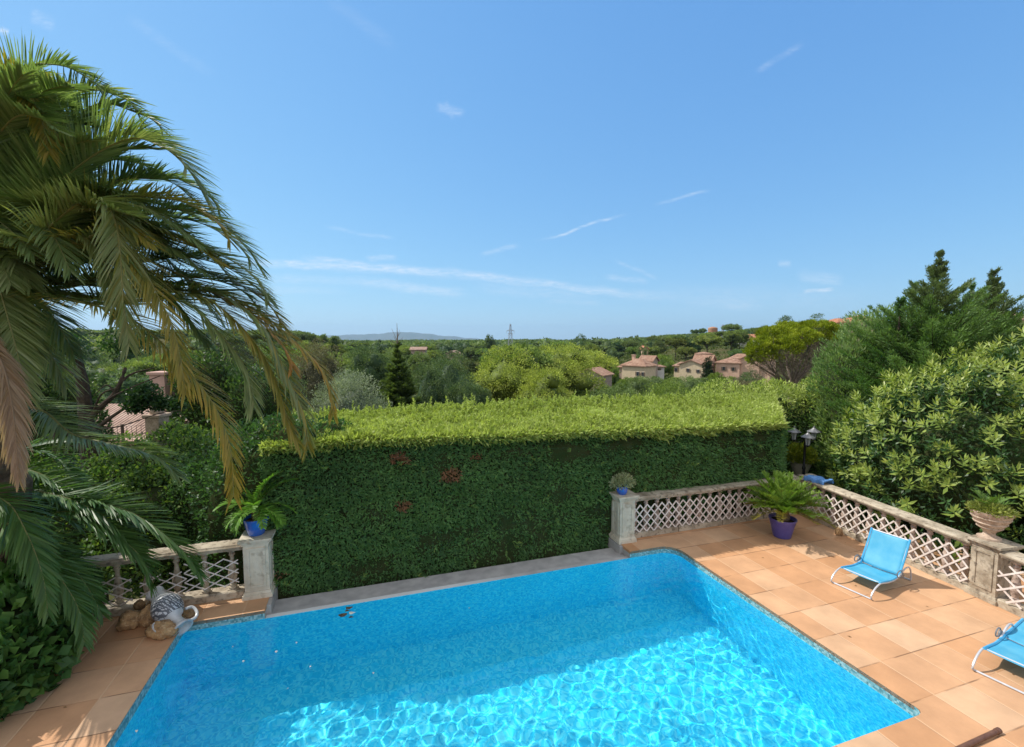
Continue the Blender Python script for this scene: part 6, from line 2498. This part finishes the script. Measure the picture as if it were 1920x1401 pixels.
h = house_root(1104, 726, 78, 'small pinkish stone house with a mottled roof at the right foot of the yellow-green pines', -.6)
wing(h, -2.4, 2.3, 0, 4.5, 2.1, 1.0, 'gable_y', 'rubble_stone', 'roof_tiles', [(-1.3, 1.2, .6, .7), (.9, 1.2, .5, .7)])
h = house_root(1188, 716, 88, 'stone farmhouse with cream front and weathered hipped roof in the middle of the valley', -.8)
rf = wing(h, -2.6, 2.4, 0, 4, 3.0, 1.4, 'hip', 'cream_render', 'roof_tiles', [(.9, 1.6, .55, .9), (2.0, 1.6, .4, .9)])
chimney(rf, -1.5, 2.4, 4.2)
wing(h, -3.9, -2.62, 1.0, 3.6, 2.6, .5, 'shed', 'rubble_stone', 'roof_tiles')
wing(h, -1.2, 1.6, 4.1, 6.2, 4.0, .8, 'gable_x', 'rubble_stone', 'roof_tiles')
h = house_root(1295, 712, 98, 'cream gabled house with three small windows left of the dark cypress', -.8)
rf = wing(h, -2.6, 2.6, 0, 4.2, 3.2, .95, 'gable_y', 'cream_render', 'roof_tiles', [(-.6, 2.0, .5, .9), (1.6, 1.9, .5, .8)])
wing(h, -4.2, -2.62, .8, 4.2, 2.7, .7, 'shed', 'cream_render', 'roof_tiles', [(-3.7, 1.9, .6, .9)])
wing(h, -1.4, 2.4, 4.3, 6.6, 3.9, 1.2, 'gable_x', 'rose_render', 'roof_tiles')
h = house_root(1388, 706, 96, 'long low pink house with several tiled roofs left of the umbrella pine', -.7)
wing(h, -5.0, -.2, 0, 5, 2.7, 1.2, 'hip', 'rose_render', 'roof_tiles', [(-3.3, 1.5, .7, 1.0), (-1.4, 1.5, .6, .9)])
wing(h, -.18, 3.4, .6, 6, 3.6, 1.1, 'gable_y', 'rose_render', 'roof_tiles')
wing(h, 3.42, 5.4, 1.0, 6, 3.4, 1.0, 'shed', 'rose_render', 'roof_tiles')
wing(h, -3.4, .6, 5.1, 7.6, 3.5, 1.1, 'hip', 'rose_render', 'roof_tiles')
h = house_root(1324, 672, 120, 'small house with a rounded tiled top showing just above the gabled house', 0)
wing(h, -1.4, 1.4, 0, 3, 1.1, .6, 'hip', 'rubble_stone', 'roof_tiles')
h = house_root(1209, 662, 125, 'narrow brick-coloured house end behind the pair of pale cypresses', 0)
wing(h, -.7, .9, 0, 3, 1.2, .6, 'gable_y', 'rose_render', 'roof_red')
h = house_root(1238, 697, 92, 'low white garden wall building left of the gabled cream house', 0)
wing(h, -.8, .8, 0, 3, .9, .15, 'shed', 'white_render', 'roof_tiles', [(-.3, .5, .4, .4)])
h = house_root(1413, 647, 165, 'white house with a red tiled roof on the hillside behind the umbrella pine', -.2)
wing(h, -5.0, 5.2, 0, 7, 2.0, 1.9, 'hip', 'white_render', 'roof_red', [(-3.4, .9, .8, 1.0), (-1.2, .9, .8, 1.0), (1.0, .9, .8, 1.0)])
h = house_root(1612, 622, 118, 'large house with a broad red roof on the skyline left of the conifers', .1)
wing(h, -6.4, -1.3, 0, 6, 2.2, 1.3, 'hip', 'cream_render', 'roof_red')
wing(h, -1.28, 5.8, -1, 7, 2.6, 1.7, 'hip', 'cream_render', 'roof_red', [(1, 1.4, .8, 1)])
h = house_root(1912, 636, 62, 'pinkish house with a roof terrace at the right picture edge behind the conifers', .3)
wing(h, -2.9, 3.4, 0, 6, 2.6, 1.3, 'gable_x', 'rose_render', 'roof_tiles', [(-.6, 1.4, .6, .8)])
m1 = MB()
for i in range(9):
    m1.box((-2.2 + i * .6, 6.4, 3.9), (.06, .06, 1.0))
m1.box((.2, 6.4, 4.44), (5.2, .1, .08))
m1.box((.2, 7.6, 3.1), (5.4, 2.2, .5))
m1.build('terrace_railing', 'white_render', h)
h = house_root(784, 666, 105, 'pale house wall glimpsed between trees left of the yellow-green pines', .1)
wing(h, -1.6, 1.6, 0, 4, 1.2, .5, 'gable_x', 'rubble_stone', 'roof_pink')
h = house_root(847, 674, 96, 'small pale gabled house glimpsed above the dark oak', -.2)
wing(h, -1.2, 1.1, 0, 3, 1.1, .6, 'gable_y', 'rubble_stone', 'roof_pink', [(0, .9, .5, .9)])

# water tower, mast and pylon
tp = P(1336, 633, 240)
root = empty('water_tower', tuple(tp), 'stubby round brick-brown water tower on the skyline hill', 'tower')
new_mat('brick_brown', (.34, .17, .11), .9, .1, var=(.42, .25, .16), vscale=.8, vdetail=6)
m1 = MB()
m1.lathe([(1.9, -9), (1.9, 1.2), (2.2, 1.6)], 20)
m1.build('shaft', 'brick_brown', root)
m1 = MB()
m1.lathe([(2.2, 1.61), (2.35, 2.0), (2.35, 4.7), (2.15, 5.1), (.8, 5.5), (.1, 5.6)], 20)
m1.build('tank', 'brick_brown', root)


def lattice(base, h_, w_, arms, label, name, thick):
    root = empty(name, tuple(base), label, 'pylon')
    m1 = MB()
    n = 7

    def cor(k, z):
        f = 1 - .82 * z / h_
        return Vector(((-1, 1, 1, -1)[k] * w_ / 2 * f, (-1, -1, 1, 1)[k] * w_ / 2 * f, z))
    for k_ in range(4):
        m1.beam(cor(k_, 0), cor(k_, h_), thick, thick)
        for i in range(n):
            z0, z1 = h_ * i / n, h_ * (i + 1) / n
            m1.beam(cor(k_, z0), cor((k_ + 1) % 4, z1), thick * .6, thick * .6)
            m1.beam(cor(k_, z1), cor((k_ + 1) % 4, z1), thick * .6, thick * .6)
    m1.build('mast', 'galv', root)
    for z, L_ in arms:
        m1 = MB()
        m1.beam(Vector((-L_, 0, z)), Vector((L_, 0, z)), thick, thick)
        m1.beam(Vector((-L_, 0, z)), Vector((0, 0, z + L_ * .35)), thick * .7, thick * .7)
        m1.beam(Vector((L_, 0, z)), Vector((0, 0, z + L_ * .35)), thick * .7, thick * .7)
        for x in (-L_, L_):
            m1.beam(Vector((x, 0, z)), Vector((x, 0, z - .9)), thick * .6, thick * .6)
        m1.build('cross_arm', 'galv', root)
    return root


b = P(957, 652, 160)
tz = P(957, 608, 160).z
lattice(b, tz - b.z, 1.7, [((tz - b.z) * .72, 1.3), ((tz - b.z) * .60, .8)], 'grey lattice electricity pylon rising above the wood in the middle of the skyline', 'electricity_pylon', .14)
b = P(1355, 634, 235)
tz = P(1355, 609, 235).z
lattice(b, tz - b.z, 1.6, [((tz - b.z) * .9, 1.0)], 'small grey lattice mast right of the brown water tower', 'lattice_mast', .16)

# ------------------------------------------------------------------ the wooded valley: one tree at a time
KINDS = [('dome', PINE, 'stone_pine', 'pine tree', 'round-headed green pine in the wood across the valley'),
         ('round', OAK, 'oak_tree', 'oak tree', 'dark evergreen oak in the wood across the valley'),
         ('round', MID, 'oak_tree', 'oak tree', 'mid-green oak in the wood across the valley'),
         ('loose', PINE, 'pine_tree', 'pine tree', 'loose-crowned pine in the wood across the valley'),
         ('low', MID, 'bush', 'bush', 'low green bush on the valley floor'),
         ('dome', MID, 'stone_pine', 'pine tree', 'dull green flat-topped pine in the wood across the valley')]
PM = []
for ki, (kind, cols, nm, cat, lb) in enumerate(KINDS):
    lst = []
    for var in range(2):
        v, f, c = single_mesh_tree(kind, cols, 300, 26, .042, .042, var + ki)
        me_o = np_mesh(nm, v, f, c, 'leaf_far')
        lst.append(me_o.data)
        bpy.data.objects.remove(me_o)
    PM.append(lst)
clear_y = {1336: 620, 1413: 640, 1612: 612, 1912: 620, 957: 640, 1240: 680, 1208: 660, 1205: 660, 784: 662, 847: 672, 1158: 668}
clear = [(1104, 78, 36), (1188, 88, 48), (1295, 98, 52), (1388, 96, 60), (1413, 165, 30), (1612, 118, 50), (784, 105, 26), (847, 96, 16), (1238, 92, 16), (1158, 130, 40), (1336, 240, 12), (1240, 112, 30), (1208, 125, 12), (1205, 104, 14), (1324, 120, 16), (1328, 84, 12), (957, 160, 5), (1912, 62, 40)]
made = 0
rt = np.random.RandomState(29)
spots = []
y = 46.0
while y < 300:
    step = 5.2 + y * .028
    x = -y * 1.15
    while x < y * .80:
        spots.append((x + rt.uniform(-.4, .4) * step, y + rt.uniform(-.4, .4) * step))
        x += step * 1.05
    y += step * (1.0 + y / 160)
rt.shuffle(spots)
cand = []
for (x, y) in spots:
    px = 960 + F_PX * x / y
    if px < -100 or px > 1640:
        continue
    z = terr1(x, y)
    ki = rt.choice(6, p=[.30, .22, .16, .14, .05, .13])
    h_ = {0: rt.uniform(6.0, 8.6), 1: rt.uniform(4.8, 7.0), 2: rt.uniform(4.8, 7.2), 3: rt.uniform(6.5, 8.8), 4: rt.uniform(2, 3), 5: rt.uniform(6, 8.2)}[ki]
    if y < 100 and px > 1090:
        h_ = rt.uniform(1.8, 3.0)
        ki = 4
    ytop = 635 - F_PX * (z + h_ - 4.1) / y
    wpx = F_PX * h_ * .45 / y
    # keep the skyline of the photograph
    sky_y = np.interp(px, [500, 560, 600, 640, 700, 760, 800, 860, 900, 960, 1050, 1090, 1140, 1200, 1260, 1300, 1330, 1380, 1440, 1500, 1640],
                      [618, 620, 630, 640, 640, 637, 632, 636, 632, 633, 634, 631, 630, 630, 629, 625, 622, 618, 612, 605, 602])
    if ytop < sky_y:
        h_ -= (sky_y - ytop) * y / F_PX
    if h_ < 2.2 and ki != 4:
        continue
    bad = False
    for (hx_, hd_, hw) in clear:
        if abs(px - hx_) < hw + wpx * .6 and y < hd_ + 8:
            if y > hd_ - 4 or (635 - F_PX * (z + h_ - 4.1) / y) < clear_y.get(hx_, 712):
                bad = True
    if bad:
        continue
    cand.append((x, y, z, ki, h_))
left_c = [q for q in cand if 960 + F_PX * q[0] / q[1] < 500]
cand = [q for q in cand if 960 + F_PX * q[0] / q[1] >= 500]
cand.sort(key=lambda q: q[1])
print('candidates', len(cand))
trees_here = cand[:275]
for (x, y, z, ki, h_) in trees_here:
    me = PM[ki][rt.randint(2)]
    o = bpy.data.objects.new(KINDS[ki][2], me)
    COL.objects.link(o)
    o.location = (x, y, z - .1)
    w_ = h_ * rt.uniform(.95, 1.3)
    if h_ < 5 and ki != 4:
        w_ = 5 * rt.uniform(.9, 1.2)
    o.scale = (w_, w_, h_)
    o.rotation_euler = (0, 0, rt.rand() * 6.28)
    tag(o, KINDS[ki][4], KINDS[ki][3], {0: 'round-headed pines across the valley', 1: 'dark oaks across the valley', 2: 'mid-green oaks across the valley', 3: 'loose pines across the valley', 4: 'bushes on the valley floor', 5: 'dull flat pines across the valley'}[ki])
# beyond them the wood reads as one mass
parts = []
lo_v = []
for ki in (0, 1, 2, 5):
    kind, cols = KINDS[ki][0], KINDS[ki][1]
    v, f, c = crown(blobs_for(kind, np.random.RandomState(ki)), 90, 5, .06, .10, .07, cols)
    lo_v.append((v, f, c))
far_sp = [(q[0], q[1], q[2], q[3], q[4]) for q in cand[275:] + left_c]
d_ = 210.0
while d_ < 2600:
    st_ = 5 + d_ * .014
    x = -d_ * 1.15
    while x < d_ * .85:
        xx, yy = x + rt.uniform(-.5, .5) * st_, d_ + rt.uniform(-.5, .5) * st_ * 2
        z = terr1(xx, yy)
        hh_ = rt.uniform(6, 9.5)
        px = 960 + F_PX * xx / yy
        sky_y = np.interp(px, [500, 560, 600, 640, 700, 760, 800, 860, 900, 960, 1050, 1140, 1200, 1300, 1380, 1500, 1640, 1900], [620, 621, 631, 638, 639, 637, 634, 637, 633, 634, 635, 633, 631, 626, 619, 607, 603, 590])
        yt = 635 - F_PX * (z + hh_ - 4.1) / yy
        if yt < sky_y:
            hh_ -= (sky_y - yt) * yy / F_PX
        if hh_ > 2.5:
            far_sp.append((xx, yy, z, rt.choice([0, 1, 2, 5]), hh_))
        x += st_ * 1.1
    d_ += st_ * (1.5 + d_ / 500)
print('far crowns', len(far_sp))
hi_v = {k_: single_mesh_tree(KINDS[k_][0], KINDS[k_][1], 260, 22, .045, .045, k_) for k_ in (0, 1, 2)}
idx = {0: 0, 1: 1, 2: 2, 5: 3, 3: 0, 4: 2}
for (x, y, z, ki, h_) in far_sp:
    v, f, c = hi_v[ki if ki in hi_v else 1] if y < 95 else lo_v[idx[ki]]
    a = rt.rand() * 6.28
    ca, sa = math.cos(a), math.sin(a)
    wv_ = max(h_, 5) * rt.uniform(1.0, 1.5)
    q = np.empty_like(v)
    q[:, 0] = (v[:, 0] * ca - v[:, 1] * sa) * wv_ + x
    q[:, 1] = (v[:, 0] * sa + v[:, 1] * ca) * wv_ + y
    q[:, 2] = v[:, 2] * h_ + z
    parts.append((q, f, c * rt.uniform(.8, 1.25)))
v, f, c = join_np(parts)
o = np_mesh('far_wood', v, f, c, 'leaf_dark')
tag(o, 'distant continuous wood reaching the horizon', 'wood', kind='stuff')
# undergrowth covering the slopes between the trees
n = 150000
yy = 15 + 235 * R.rand(n) ** 1.3
xx = yy * R.uniform(-.75, .85, n)
zz = terr(xx, yy)
pp = np.stack([xx, yy, zz], 1)
cl = vnoise(pp, .35, 5) > -.35
pp = pp[cl]
n = len(pp)
sz = (.16 + pp[:, 1] * .0035)
D = unit(rnd_dirs(n) + np.array([0, 0, .7]))
kk = np.clip(.5 + .4 * vnoise(pp, .12, 8) + .15 * R.randn(n), 0, 1)
v, f = leaves(pp + np.array([0, 0, 1]) * (R.rand(n, 1) * (.2 + .7 * np.clip(vnoise(pp, .5, 12)[:, None], 0, 1))), D, sz * (.7 + .8 * R.rand(n)), sz * .5)
o = np_mesh('undergrowth', v, f, mixcol(((.05, .09, .02), (.10, .14, .035), (.20, .20, .08)), kk, .2), 'leaf_dark')
tag(o, 'low scrub and rough grass covering the valley floor between the trees', 'scrub', kind='stuff')
